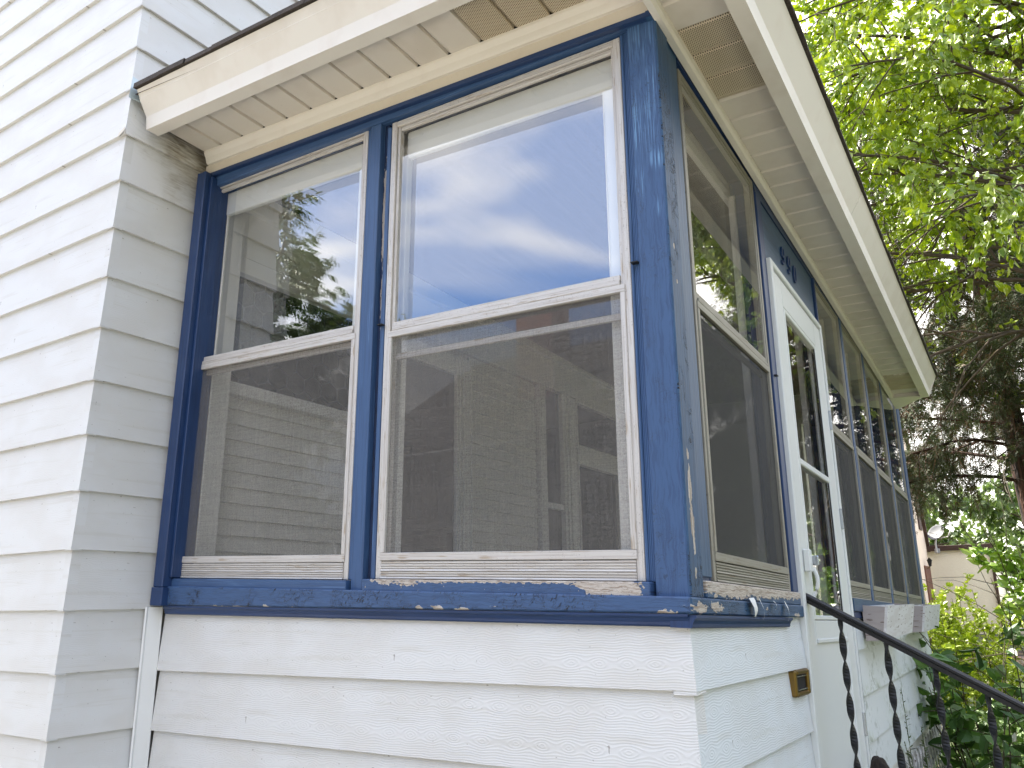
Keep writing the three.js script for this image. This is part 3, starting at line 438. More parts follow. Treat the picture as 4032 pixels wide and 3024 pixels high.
// ---- eaves: frieze, soffit strips, wrapped fascia, shingle edge
{
  const fr = new MB(LA); fr.long = 0; fr.sweep([[-0.05, 3.2], [0.016, 3.2], [0.016, 3.247], [-0.05, 3.247]], (o, y, s) => [s, y + eA(s), o], [XH + 0.012, -1, 0.012]); part(porch, 'frieze_board', fr.geo(), M.creamWood);
  const mo = new MB(LA); mo.long = 0; mo.sweep([[0.0, 3.2472], [0.0265, 3.2472], [0.031, 3.256], [0.036, 3.272], [0.046, 3.29], [0.046, 3.30], [0.0, 3.30]], (o, y, s) => [s, y + eA(s), o], [XH + 0.03, -1, -0.02]); part(porch, 'frieze_moulding', mo.geo(), M.cream);
  const moB = new MB(LB); moB.long = 0; moB.sweep([[0.0, 3.183], [0.020, 3.183], [0.028, 3.193], [0.030, 3.2125], [0.0, 3.2125]], (o, y, s) => [s, y + eB(s) + 0.006 * Math.sin((s + 0.2) * 1.3), o], [0.24, -0.4, -1.3, -2.4, -3.6, EE - 0.03]); part(porch, 'frieze_moulding', moB.geo(), M.cream);
  // soffit strips with V grooves
  const strip = (map, a0, a1, o0, o1, y, e, mat, name) => {
    const b = new MB(map); b.long = 0; const g = 0.015 * Math.sign(a1 - a0), d = 0.012, Y = (a, dy) => y + e(a) + dy;
    const q = [[a0, d], [a0 + g, 0], [a1 - g * 0.15, 0], [a1, d]];
    if (mat === M.vent) b.fit = p => [p[2], p[0] - a0];
    for (let i = 0; i < 3; i++) b.poly([[q[i][0], Y(q[i][0], q[i][1]), o0], [q[i + 1][0], Y(q[i + 1][0], q[i + 1][1]), o0], [q[i + 1][0], Y(q[i + 1][0], q[i + 1][1]), o1], [q[i][0], Y(q[i][0], q[i][1]), o1]]);
    part(porch, name, b.geo(), mat);
  };
  const aG = [XH + 0.014]; for (let a = -1.906; a < 0.05; a += 0.132) aG.push(a); aG.push(0.04);
  for (let i = 0; i < aG.length - 1; i++) { const v = aG[i] > -0.62 && aG[i] < -0.3; strip(LA, aG[i], aG[i + 1], 0.044, 0.262, 3.30, eA, v ? M.vent : M.soffit, v ? 'vent_panel' : 'soffit_panel'); }
  const bG = [0.24]; for (let z = 0.146; z > EE; z -= 0.1257) bG.push(z); bG.push(EE - 0.01);
  for (let i = 0; i < bG.length - 1; i++) { const v = (bG[i] < -0.09 && bG[i] > -0.4) || (bG[i] < -3.85 && bG[i] > -4.2); strip(LB, bG[i], bG[i + 1], 0.028, 0.228, 3.2115, eB, v ? M.vent : M.soffit, v ? 'vent_panel' : 'soffit_panel'); }
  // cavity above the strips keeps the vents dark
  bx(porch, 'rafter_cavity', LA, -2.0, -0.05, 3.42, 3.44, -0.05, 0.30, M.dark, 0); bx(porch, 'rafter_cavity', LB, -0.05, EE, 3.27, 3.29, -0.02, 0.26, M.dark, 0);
  const fas = [[0, 0], [0.007, 0.053], [0.045, 0.115], [0.044, 0.118], [0.060, 0.146], [0.050, 0.150], [-0.04, 0.150], [-0.045, 0.012], [-0.052, 0.012], [-0.052, 0]];
  const seg = (map, st, o0, y0, e, name) => { for (let i = 0; i < st.length - 1; i++) { const b = new MB(map); b.long = 0; const lapp = i ? 0.0012 : 0; b.sweep(fas, (o, y, s) => [s[0] + s[1] * (o0 + o), y + y0 + e(s[0]), o0 + o + lapp], [st[i], st[i + 1]]); part(porch, name, b.geo(), M.cream); } };
  seg(LA, [[-2.022, 0], [-0.45, 0], [0.0, 0.85]], 0.303, 3.262, eA, 'fascia');
  seg(LB, [[0.0, 1], [-1.52, 0], [-2.28, 0], [-3.35, 0], [EE - 0.02, 0]], 0.256, 3.17, eB, 'fascia');
  // end return of the front fascia and far corner of the eave
  const er = new MB(L); er.poly([[0.256, 3.061, EE - 0.02], [0.318, 3.207, EE - 0.02], [-0.3, 3.3, EE - 0.02], [0.0, 3.08, EE - 0.02]]); er.poly([[0.256, 3.07, EE], [0.0, 3.075, EE], [0.0, 3.06, EE - 0.30], [0.02, 3.06, EE - 0.3]]); part(porch, 'eave_end', er.geo(), M.cream);
  // roof sheets and their ragged shingle butts
  const q = rng(55);
  const edge = (map, s0, s1, n, o0, y0, e) => { for (let i = 0; i < n; i++) { const a = lerp(s0, s1, i / n), b = lerp(s0, s1, (i + 1) / n), j = q() * 0.006, h = 0.018 + q() * 0.006; const m = new MB(map); m.poly([[a, y0 + e(a), o0 + j], [b, y0 + e(b), o0 + j], [b, y0 + h + e(b), o0 + j - 0.002], [a, y0 + h + e(a), o0 + j - 0.002]]); m.poly([[a, y0 + e(a), o0 + j], [b, y0 + e(b), o0 + j], [b, y0 + 0.02 + e(b), o0 - 0.12], [a, y0 + 0.02 + e(a), o0 - 0.12]]); m.poly([[a, y0 + h + e(a), o0 + j - 0.002], [b, y0 + h + e(b), o0 + j - 0.002], [b, y0 + h + 0.03 + e(b), o0 - 0.14], [a, y0 + h + 0.03 + e(a), o0 - 0.14]]); part(porch, 'shingle', m.geo(), M.shingle); } };
  edge(LA, -2.03, 0.36, 15, 0.372, 3.411, eA); edge(LB, 0.36, EE - 0.05, 28, 0.326, 3.317, eB);
  const rf = new MB(L); const Pa = [XH, 3.47, 0.36], Pc = [0.30, 3.36, 0.30], Pd = [0.30, 3.235, EE - 0.04], Pe = [XH, 4.0, PORCH_END - 0.05], Pf = [XH, 4.02, -1.6];
  rf.poly([Pa, Pc, Pf]); rf.poly([Pc, Pd, Pe, Pf]); const dn = p => [p[0], p[1] - 0.03, p[2]]; rf.poly([Pa, Pc, Pf].map(dn)); rf.poly([Pc, Pd, Pe, Pf].map(dn)); part(porch, 'roof', rf.geo(), M.shingle);
  const gp = new MB(L); gp.poly([[0.25, 3.2, PORCH_END], [XH, 3.9, PORCH_END], [XH, 3.1, PORCH_END], [0.0, 3.1, PORCH_END]]); part(porch, 'gable_wall', gp.geo(), M.wall);
}
// ---- storm windows (aluminium frame, sashes, glass, insect screen, ribbed sill extender)
function stormWindow(map, a0, a1, y0, y1, ym, o, mat, scr, opt = {}) {
  const w = group(porch, 'storm_window', opt.label), d = Math.sign(a1 - a0), I = (k) => a0 + d * k, J = (k) => a1 - d * k;
  const F = opt.f ?? 0.02, sill = opt.sill ?? 0.078, r = opt.flat ? 0.35 : 1;   // r: how deep the glass sits
  const fr = (n, ...b) => bx(w, n, map, ...b, mat, 0.0015);
  fr('frame_side', a0, I(F), y0, y1, o - 0.03, o); fr('frame_side', J(F), a1, y0, y1, o - 0.03, o); fr('frame_head', I(F), J(F), y1 - F, y1, o - 0.03, o - 0.001);
  // narrow inner track on both sides
  fr('track', I(F + 0.001), I(F + 0.012), y0 + 0.01, y1 - F, o - 0.03, o - 0.008 * r); fr('track', J(F + 0.012), J(F + 0.001), y0 + 0.01, y1 - F, o - 0.03, o - 0.008 * r);
  const s0 = I(F + 0.0125), s1 = J(F + 0.0125);
  // upper sash
  fr('sash_rail', s0, s1, ym + 0.012, ym + 0.03, o - 0.022, o - 0.004); fr('sash_rail', s0, s1, y1 - F - 0.014, y1 - F - 0.001, o - 0.022, o - 0.01 * r); fr('sash_rail', s0, s1, ym - 0.001, ym + 0.011, o - 0.026, o + 0.002);
  { const b = new MB(map); b.auto = false; b.poly([[s0, ym + 0.028, o - 0.016 * r], [s1, ym + 0.028, o - 0.016 * r], [s1, y1 - F - 0.012, o - 0.016 * r], [s0, y1 - F - 0.012, o - 0.016 * r]]); part(w, 'upper_pane', b.geo(), M.glass); }
  if (opt.inner) { bx(w, 'inner_sash', map, s0, s1, y1 - F - 0.105, y1 - F - 0.002, o - 0.068, o - 0.044, M.white, 0.004); bx(w, 'inner_sash', map, J(F + 0.06), s1, ym - 0.02, y1 - F - 0.106, o - 0.068, o - 0.044, M.white, 0.004); }
  { const b = new MB(map); b.auto = false; b.poly([[s0, ym + 0.012, o - 0.055], [opt.inner ? J(F + 0.06) : s1, ym + 0.012, o - 0.055], [opt.inner ? J(F + 0.06) : s1, y1 - F - (opt.inner ? 0.105 : 0), o - 0.055], [s0, y1 - F - (opt.inner ? 0.105 : 0), o - 0.055]]); part(w, 'inner_pane', b.geo(), M.glass); }
  // screen frame and mesh
  const b0 = y0 + sill, e0 = I(F - 0.004), e1 = J(F - 0.004), sw = 0.016;
  fr('screen_frame', e0, e1, ym - 0.024, ym - 0.002, o - 0.014, o + 0.0035); fr('screen_frame', e0, I(F - 0.004 + sw), b0, ym - 0.0245, o - 0.014, o + 0.0035); fr('screen_frame', J(F - 0.004 + sw), e1, b0, ym - 0.0245, o - 0.014, o + 0.0035); fr('screen_frame', e0, e1, b0 - 0.024, b0 - 0.0005, o - 0.014, o + 0.0035);
  { const b = new MB(map); b.auto = false; b.poly([[I(F), b0, o - 0.006], [J(F), b0, o - 0.006], [J(F), ym - 0.024, o - 0.006], [I(F), ym - 0.024, o - 0.006]]); part(w, 'insect_screen', b.geo(), scr); }
  // lower glass behind the screen
  const lt = ym - (opt.drop ?? 0.02); fr('sash_rail', s0, s1, lt - 0.02, lt, o - 0.034, o - 0.0225);
  { const b = new MB(map); b.auto = false; b.poly([[s0, b0 - 0.01, o - 0.028], [s1, b0 - 0.01, o - 0.028], [s1, lt - 0.018, o - 0.028], [s0, lt - 0.018, o - 0.028]]); part(w, 'lower_pane', b.geo(), opt.low || M.glassLow); }
  if (opt.drop > 0.05) { const b = new MB(map); b.auto = false; b.poly([[s0, lt + 0.001, o - 0.024], [s1, lt + 0.001, o - 0.024], [s1, ym - 0.002, o - 0.024], [s0, ym - 0.002, o - 0.024]]); part(w, 'overlap_pane', b.geo(), M.glass); }
  // ribbed extender
  const n = 7, h = (sill - 0.026) / n; const rb = new MB(map); rb.long = 0; const pr = []; for (let i = 0; i < n; i++) { const y = y0 + i * h, k = i === 3 || i === 0; pr.push([o - 0.003, y + h * 0.12], [o + (k ? 0.0035 : 0.0015), y + h * 0.2], [o + 0.0015, y + h * 0.85], [o - 0.003, y + h * 0.97]); } pr.push([o - 0.03, y0 + sill - 0.026], [o - 0.03, y0]);
  rb.sweep(pr, (oo, y, s) => [s, y, oo], [I(F + 0.0005), J(F + 0.0005)]); part(w, 'sill_extender', rb.geo(), mat);
  return w;
}
stormWindow(LA, -1.996, -1.124, 1.5885, 3.206, 2.412, -0.012, M.alu, M.screen, { inner: true, label: 'left side window with a screen below' });
stormWindow(LA, -1.009, -0.118, 1.5925, 3.183, 2.392, -0.012, M.alu, M.screen, { inner: true, drop: 0.075, f: 0.022, label: 'larger side window with its lower glass slipped down' });
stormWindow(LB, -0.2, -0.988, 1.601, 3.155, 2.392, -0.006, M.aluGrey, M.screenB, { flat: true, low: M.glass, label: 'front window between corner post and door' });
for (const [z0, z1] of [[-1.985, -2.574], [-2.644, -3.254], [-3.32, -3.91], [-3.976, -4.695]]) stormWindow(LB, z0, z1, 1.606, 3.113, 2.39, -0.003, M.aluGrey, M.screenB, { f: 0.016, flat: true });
for (const [m, a, y, o, t] of [[LA, -1.016, 2.412, 0.0, 0], [LA, -0.098, 2.437, 0.002, 0], [LB, -1.02, 2.37, 0.004, 0]]) { const b = new MB(m); b.box(a - 0.011, a + 0.011, y, y + 0.004, o - 0.01, o + 0.008, 0.001); part(porch, 'bent_nail', b.geo(), M.iron); }

// ---- panel with the house number, and the storm door
{
  const p = bx(porch, 'number_panel', LB, -1.0, -1.955, 2.868, 3.112, -0.06, -0.008, M.teal, 0.002, 'blue panel above the door carrying the house number');
  const font = await new FontLoader().loadAsync('fonts/droid/droid_serif_regular.typeface.json');
  [['9', -1.345, 2.952], ['9', -1.445, 2.948], ['0', -1.545, 2.944]].forEach(([ch, z, y]) => {
    const g = new TextGeometry(ch, { font, size: 0.085, depth: 0.006, curveSegments: 6, bevelEnabled: true, bevelSize: 0.001, bevelThickness: 0.001, bevelSegments: 1 });
    g.computeBoundingBox(); g.scale(0.85, 1, 1); const a = g.attributes.position; for (let i = 0; i < a.count; i++) { const q = LB([z - a.getX(i) - 0.15 * (a.getY(i) - 0.04), y + a.getY(i), -0.0065 + a.getZ(i)]); a.setXYZ(i, ...q); } g.computeVertexNormals(); part(p, 'house_digit', g, M.navy);
  });
  const d = group(porch, 'storm_door'), D = (n, z0, z1, y0, y1, o0, o1, mat = M.white, c = 0.003) => bx(d, n, LB, z0, z1, y0, y1, o0, o1, mat, c);
  // frame
  D('frame_side', -1.066, -1.10, 0.76, 2.862, -0.04, 0.016); D('frame_side', -1.102, -1.128, 0.76, 2.845, -0.04, 0.003); D('frame_side', -1.93, -1.953, 0.76, 2.862, -0.04, 0.016); D('frame_head', -1.1, -1.93, 2.838, 2.862, -0.04, 0.016);
  // leaf
  D('stile', -1.132, -1.235, 0.78, 2.832, -0.03, 0.008); D('stile', -1.80, -1.926, 0.78, 2.832, -0.03, 0.008); D('top_rail', -1.2355, -1.7995, 2.715, 2.832, -0.03, 0.008); D('mid_rail', -1.258, -1.776, 2.083, 2.108, -0.024, 0.0085); D('lower_rail', -1.2355, -1.7995, 1.44, 1.508, -0.03, 0.008);
  D('lower_panel', -1.2355, -1.7995, 0.78, 1.4395, -0.03, 0.004); D('panel_bead', -1.24, -1.795, 1.428, 1.444, -0.01, 0.013); D('panel_bead', -1.24, -1.795, 0.86, 0.872, -0.01, 0.009); D('panel_bead', -1.785, -1.797, 0.872, 1.428, -0.01, 0.009);
  D('glazing_bead', -1.2355, -1.257, 1.51, 2.713, -0.022, 0.0095); D('glazing_bead', -1.777, -1.7995, 1.51, 2.713, -0.022, 0.0095); D('glazing_bead', -1.257, -1.777, 2.694, 2.713, -0.022, 0.0095); D('glazing_bead', -1.257, -1.777, 1.51, 1.526, -0.022, 0.0095);
  for (const [y0, y1, o] of [[2.108, 2.694, 0.0045], [1.526, 2.083, 0.0035]]) { const b = new MB(LB); b.auto = false; b.poly([[-1.257, y0, o], [-1.777, y0, o], [-1.777, y1, o], [-1.257, y1, o]]); part(d, 'pane', b.geo(), M.glass); }
  D('seal', -1.768, -1.7765, 1.527, 2.082, -0.008, 0.006, M.rubber, 0.0005); D('seal', -1.768, -1.7765, 2.109, 2.693, -0.006, 0.007, M.rubber, 0.0005);
  for (const y of [2.35, 1.9, 1.05]) D('hinge', -1.926, -1.932, y, y + 0.09, -0.01, 0.019, M.chrome, 0.001);
  // pull handle with its latch box
  const h = D('handle_plate', -1.143, -1.185, 1.675, 1.755, 0.009, 0.032, M.white, 0.004);
  { const b = new MB(LB); b.box(-1.19, -1.205, 1.70, 1.735, 0.018, 0.052, 0.004); part(d, 'latch_button', b.geo(), M.chrome); const pts = []; for (let i = 0; i <= 10; i++) { const t = i / 10; pts.push(V3(...LB([-1.19, lerp(1.69, 1.585, t), 0.02 + 0.022 * Math.sin(Math.PI * Math.min(1, 0.15 + t * 0.85))]))); } part(d, 'pull_handle', tubeGeo(pts, pts.map(() => 0.007), 8), M.white); const f = new MB(LB); f.box(-1.145, -1.2, 1.572, 1.59, 0.009, 0.03, 0.003); part(d, 'handle_foot', f.geo(), M.white); }
  // mail slot with a brass surround
  const ms = group(porch, 'mail_slot'), m4 = (z0, z1, y0, y1) => bx(ms, 'brass_edge', LB, z0, z1, y0, y1, -0.02, 0.014, M.brass, 0.005);
  m4(-0.862, -0.884, 1.272, 1.352); m4(-1.028, -1.05, 1.272, 1.352); m4(-0.8845, -1.0275, 1.337, 1.353); m4(-0.8845, -1.0275, 1.271, 1.286); bx(ms, 'slot_back', LB, -0.88, -1.03, 1.284, 1.34, -0.02, 0.0035, M.dark, 0); bx(ms, 'flap_rod', LB, -0.886, -1.026, 1.33, 1.334, 0.004, 0.010, M.chrome, 0.001); bx(ms, 'flap_rod', LB, -0.886, -1.026, 1.289, 1.293, 0.004, 0.010, M.chrome, 0.001);
}

// ================================================================== THINGS BY THE PORCH
// window boxes
function flowerBox(z0, z1, label, top, x1) {
  const t = thing('window_box', label, 'window box', [0.02, top - 0.16, (z0 + z1) / 2], 'white window boxes under the front windows');
  const b = (n, ...p) => { const m = new MB(); for (const q of p) m.poly(q); part(t, n, m.geo(), n === 'end_board' ? M.wornWhite : M.boxWhite); };
  const xi = 0.012, xo = x1, y1 = top, y0 = top - 0.15, xb = x1 - 0.028, w = 0.012, dz = 0.014;
  const slab = (n, A, B, C, Dd, nx, nz) => { const off = q => [q[0] + nx * w, q[1], q[2] + nz * w]; const q = [A, B, C, Dd], r = q.map(off); b(n, q, r, [q[0], q[1], r[1], r[0]], [q[1], q[2], r[2], r[1]], [q[2], q[3], r[3], r[2]], [q[3], q[0], r[0], r[3]]); };
  slab('front_board', [xo, y1, z0 - 0.006], [xo, y1, z1 + 0.006], [xb, y0, z1 + dz + 0.006], [xb, y0, z0 - dz - 0.006], -1, 0);
  for (const [z, s, k] of [[z0, -1, -dz], [z1, 1, dz]]) slab('end_board', [xi, y1 + 0.004, z], [xo - w, y1 - 0.004, z], [xb - w, y0, z + k], [xi, y0 - 0.004, z + k], 0, s * 0.9);
  slab('back_board', [xi, y1, z0 - 0.013], [xi, y1, z1 + 0.013], [xi, y0, z1 + dz + 0.013], [xi, y0, z0 - dz - 0.013], 0.8, 0);
  const m = new MB(); m.box(xi + 0.011, xb - w - 0.002, y0, y0 + 0.012, z0 - dz - 0.013, z1 + dz + 0.013, 0.001); part(t, 'bottom_board', m.geo(), M.oldWhite);
  const so = new MB(); so.box(xi + 0.011, xo - w - 0.016, y0 + 0.013, y1 - 0.035, z0 - 0.03, z1 + 0.03, 0.004); part(t, 'soil', so.geo(), M.dark);
}
flowerBox(-2.18, -3.16, 'nearer weathered white window box behind the black handrail', 1.512, 0.122);
flowerBox(-3.58, -4.5, 'farther weathered white window box at the far end of the porch', 1.498, 0.13);

// handrail
{
  const t = thing('handrail', 'black iron handrail with twisted flat balusters in front of the door', 'handrail', [0.3, 0.2, -1.14]);
  const z = -1.14, x0 = 0.004, x1 = 1.42, top = x => 1.571 - 0.555 * x;
  const pr = [[-0.014, -0.031], [0.014, -0.031], [0.014, -0.016], [0.021, -0.012], [0.021, -0.004], [0.012, 0.002], [-0.012, 0.002], [-0.021, -0.004], [-0.021, -0.012], [-0.014, -0.016]];
  const b = new MB(); b.long = 0; b.sweep(pr, (o, y, s) => [s, top(s) + y, z + o], [x0, x1]); part(t, 'top_rail', b.geo(), M.iron);
  const b2 = new MB(); b2.long = 0; b2.sweep([[-0.012, -0.012], [0.012, -0.012], [0.012, 0.012], [-0.012, 0.012]], (o, y, s) => [s, top(s) - 0.74 + y, z + o], [0.05, x1]); part(t, 'bottom_rail', b2.geo(), M.iron);
  for (let k = 0; k < 10; k++) {
    const x = 0.112 + k * 0.1365, y1 = top(x) - 0.03, y0 = top(x) - 0.735, n = 72, w = 0.0115, th = 0.0028, m = new MB(); let prev = null; const ph = [0.2, 0.9, -1.0, 0.4, 1.3, 0.1, 0.8, 0.3, 0.5, 1][k];
    for (let i = 0; i <= n; i++) { const y = lerp(y0, y1, i / n), ed = Math.min(1, (y1 - y) / 0.07), a = ph + Math.PI * (y1 - y) / 0.099 * 1, c = Math.cos(a), s = Math.sin(a); const ww = lerp(0.006, w, sst(0, 1, ed)), tt = lerp(0.006, th, sst(0, 1, ed)); const row = [[-ww, -tt], [ww, -tt], [ww, tt], [-ww, tt]].map(([p, q]) => [x + p * c - q * s, y, z + p * s + q * c]); if (prev) for (let j = 0; j < 4; j++) m.poly([prev[j], prev[(j + 1) % 4], row[(j + 1) % 4], row[j]]); prev = row; }
    part(t, 'baluster', m.geo(), M.iron);
  }
  const fl = new MB(); fl.box(-0.004, 0.006, 1.525, 1.575, z - 0.012, z + 0.018, 0.001); part(t, 'wall_flange', fl.geo(), M.iron);
  const po = new MB(); po.box(x1 - 0.02, x1 + 0.02, 0.0, top(x1) - 0.0, z - 0.02, z + 0.02, 0.002); part(t, 'newel_post', po.geo(), M.iron);
}
// steps under the rail
{
  const t = thing('door_steps', 'concrete steps leading down from the white door', 'steps', [0.5, 0, -1.5]);
  for (let k = 0; k < 4; k++) { const b = new MB(); b.box(k ? 0.06 + 0.32 * k : 0.02, 0.06 + 0.32 * (k + 1), 0, 0.74 - 0.18 * k, -1.08, -1.98, 0.01); part(t, 'step', b.geo(), M.concrete); }
}
// rough stone standing on the top step
{
  const t = thing('rough_stone', 'rough grey brown stone on the top step at the bottom edge', 'stone', [0.09, 0.74, -1.68]), g = new THREE.IcosahedronGeometry(1, 5), p = g.attributes.position;
  for (let i = 0; i < p.count; i++) { const x = p.getX(i), y = p.getY(i), z = p.getZ(i), n = 0.8 + 0.5 * fbm(x * 2 + 9 + z, y * 2 + 9 - z * 0.6, 501, 4); p.setXYZ(i, 0.09 + x * 0.042 * n, 0.845 + y * 0.112 * n, -1.68 + z * 0.05 * n); }
  g.computeVertexNormals(); part(t, 'stone_body', g, std({ map: barkT, color: 0x8d8f92, roughness: 0.95 }));
}
// ================================================================== GROUND
const gy = (x, z) => { const a = sst(-9, -27, z) * 0.46; return a + 0.03 * (fbm(x * 0.5 + 40, z * 0.5 + 40, 401, 3) - 0.5); };
{
  const xs = [], zs = []; for (let i = 0; i <= 70; i++) { const t = i / 35 - 1; xs.push(Math.sign(t) * Math.pow(Math.abs(t), 1.8) * 120); zs.push(-6 + Math.sign(t) * Math.pow(Math.abs(t), 1.8) * 120); }
  const p = [], uv = [], idx = [], n = 71; for (const z of zs) for (const x of xs) { p.push(x, gy(x, z), z); uv.push(x, z); }
  for (let j = 0; j < 70; j++) for (let i = 0; i < 70; i++) { const a = j * n + i; idx.push(a, a + n, a + 1, a + 1, a + n, a + n + 1); }
  const g = new THREE.BufferGeometry(); g.setAttribute('position', new THREE.Float32BufferAttribute(p, 3)); g.setAttribute('uv', new THREE.Float32BufferAttribute(uv, 2)); g.setIndex(idx); g.computeVertexNormals();
  struct('ground', g, std({ map: lawnT, roughness: 1 }));
  const patch = (name, x0, x1, z0, z1, h, mat, seed) => { const q = rng(seed), m = new MB(); m.auto = false; const N = 22; let pv = null; for (let i = 0; i <= N; i++) { const x = lerp(x0, x1, i / N), row = [[x, 0, z0 + 0.25 * (vnoise(i * 0.7, 1, seed) - 0.5)], [x, 0, (z0 + z1) / 2], [x, 0, z1 + 0.25 * (vnoise(i * 0.7, 5, seed) - 0.5)]].map(v => [v[0], gy(v[0], v[2]) + h, v[2]]); if (pv) { m.poly([pv[0], pv[1], row[1], row[0]]); m.poly([pv[1], pv[2], row[2], row[1]]); } pv = row; } struct(name, m.geo(), mat); };
  patch('mulch_bed', -2.2, 8, -20.2, -17.2, 0.03, std({ map: cedarT, color: 0xd8b8a0, roughness: 1 }), 5);
  patch('driveway', -14, 5, 0.75, 9.2, 0.02, std({ map: concT, roughness: 0.9 }), 15); patch('front_walk', 1.5, 9, -2.2, -0.9, 0.02, std({ map: concT, roughness: 0.9 }), 16);
  const wk = new MB(); wk.box(-1.9, 6, 0.2, 0.62, -32, -26.9, 0.02); struct('walkway', wk.geo(), std({ color: 0xcfc8ba, roughness: 0.9 }));
  patch('garden_bed', 0.05, 1.5, -6.6, -2.1, 0.012, std({ color: 0x4a3a2c, roughness: 1 }), 9);
}
// ------------------------------------------------------------------ leaves
function leafGeo(l, w, fold = 0.25, curl = 0.12) {
  const P = (t, s) => [s * w * Math.sin(Math.PI * Math.pow(t, 0.75)) * (t >= 1 ? 0 : 1), t * l, -curl * l * t * t + Math.abs(s) * w * fold];
  const p = [], T = [0, 0.3, 0.65, 1]; for (let i = 0; i < 3; i++) for (const s of [-1, 1]) { const a = P(T[i], 0), b = P(T[i + 1], 0), c = P(T[i], s), d = P(T[i + 1], s); if (i > 0) p.push(...a, ...c, ...d); if (i < 2 || true) p.push(...a, ...d, ...b); }
  const g = new THREE.BufferGeometry(); g.setAttribute('position', new THREE.Float32BufferAttribute(p, 3)); g.setAttribute('uv', new THREE.Float32BufferAttribute(new Array(p.length / 3 * 2).fill(0), 2)); g.computeVertexNormals(); return g;
}
function sprayGeo(l, w, n, seed) {                                    // a small scaly conifer spray
  const q = rng(seed), p = []; for (let i = 0; i < n; i++) { const t = 0.1 + 0.9 * i / n, s = i % 2 ? 1 : -1, a = 0.5 + 0.5 * q(), len = l * 0.45 * (1.15 - t), x = 0, y = t * l, dx = s * Math.sin(a) * len, dy = Math.cos(a) * len, dz = (q() - 0.5) * len; p.push(x, y, 0, x + dx * 0.5 - dy * w, y + dy * 0.5 + dx * w, dz * 0.5, x + dx, y + dy, dz, x, y, 0, x + dx, y + dy, dz, x + dx * 0.5 + dy * w, y + dy * 0.5 - dx * w, dz * 0.5); }
  const g = new THREE.BufferGeometry(); g.setAttribute('position', new THREE.Float32BufferAttribute(p, 3)); g.setAttribute('uv', new THREE.Float32BufferAttribute(new Array(p.length / 3 * 2).fill(0), 2)); g.computeVertexNormals(); return g;
}
const leafMat = (o = {}) => new THREE.MeshPhysicalMaterial({ color: 0xffffff, roughness: 0.5, transmission: 0.62, thickness: 0, side: THREE.DoubleSide, ior: 1.45, ...o });
const LM = leafMat(), LMs = leafMat({ roughness: 0.5, transmission: 0.35 });
const _m = new THREE.Matrix4(), _q = new THREE.Quaternion(), _s = new THREE.Vector3(), _c = new THREE.Color(), _e = new THREE.Euler(), YV = V3(0, 1, 0);
function scatter(par, name, geo, mat, list, kind = 'stuff') {         // list of [pos, dir, roll, scale, colour]
  const im = new THREE.InstancedMesh(geo, mat, list.length); im.name = name; im.castShadow = im.receiveShadow = true; const b = base.get(rootOf(par)) || [0, 0, 0];
  list.forEach(([p, d, roll, s, c], i) => { _q.setFromUnitVectors(YV, d); _q.multiply(new THREE.Quaternion().setFromAxisAngle(YV, roll)); _m.compose(V3(p.x - b[0], p.y - b[1], p.z - b[2]), _q, _s.set(s, s, s)); im.setMatrixAt(i, _m); im.setColorAt(i, _c.setRGB(...c)); });
  if (kind) im.userData.kind = kind; par.add(im); return im;
}
function bent(a, dir, len, n, droop, wob, q) { const pts = [a.clone()], d = dir.clone().normalize(); for (let i = 0; i < n; i++) { d.x += (q() - 0.5) * wob; d.y += (q() - 0.5) * wob - droop / n; d.z += (q() - 0.5) * wob; d.normalize(); pts.push(pts[i].clone().addScaledVector(d, len / n)); } return pts; }
const rad = (n, r0, r1) => Array.from({ length: n }, (_, i) => lerp(r0, r1, i / (n - 1)));
const along = (pts, t) => { const f = t * (pts.length - 1), i = Math.min(pts.length - 2, Math.floor(f)); return pts[i].clone().lerp(pts[i + 1], f - i); };
const tan = (pts, t) => { const i = Math.min(pts.length - 2, Math.floor(t * (pts.length - 1))); return pts[i + 1].clone().sub(pts[i]).normalize(); };
const sph = q => { const z = 2 * q() - 1, a = 2 * Math.PI * q(), r = Math.sqrt(1 - z * z); return V3(r * Math.cos(a), z, r * Math.sin(a)); };

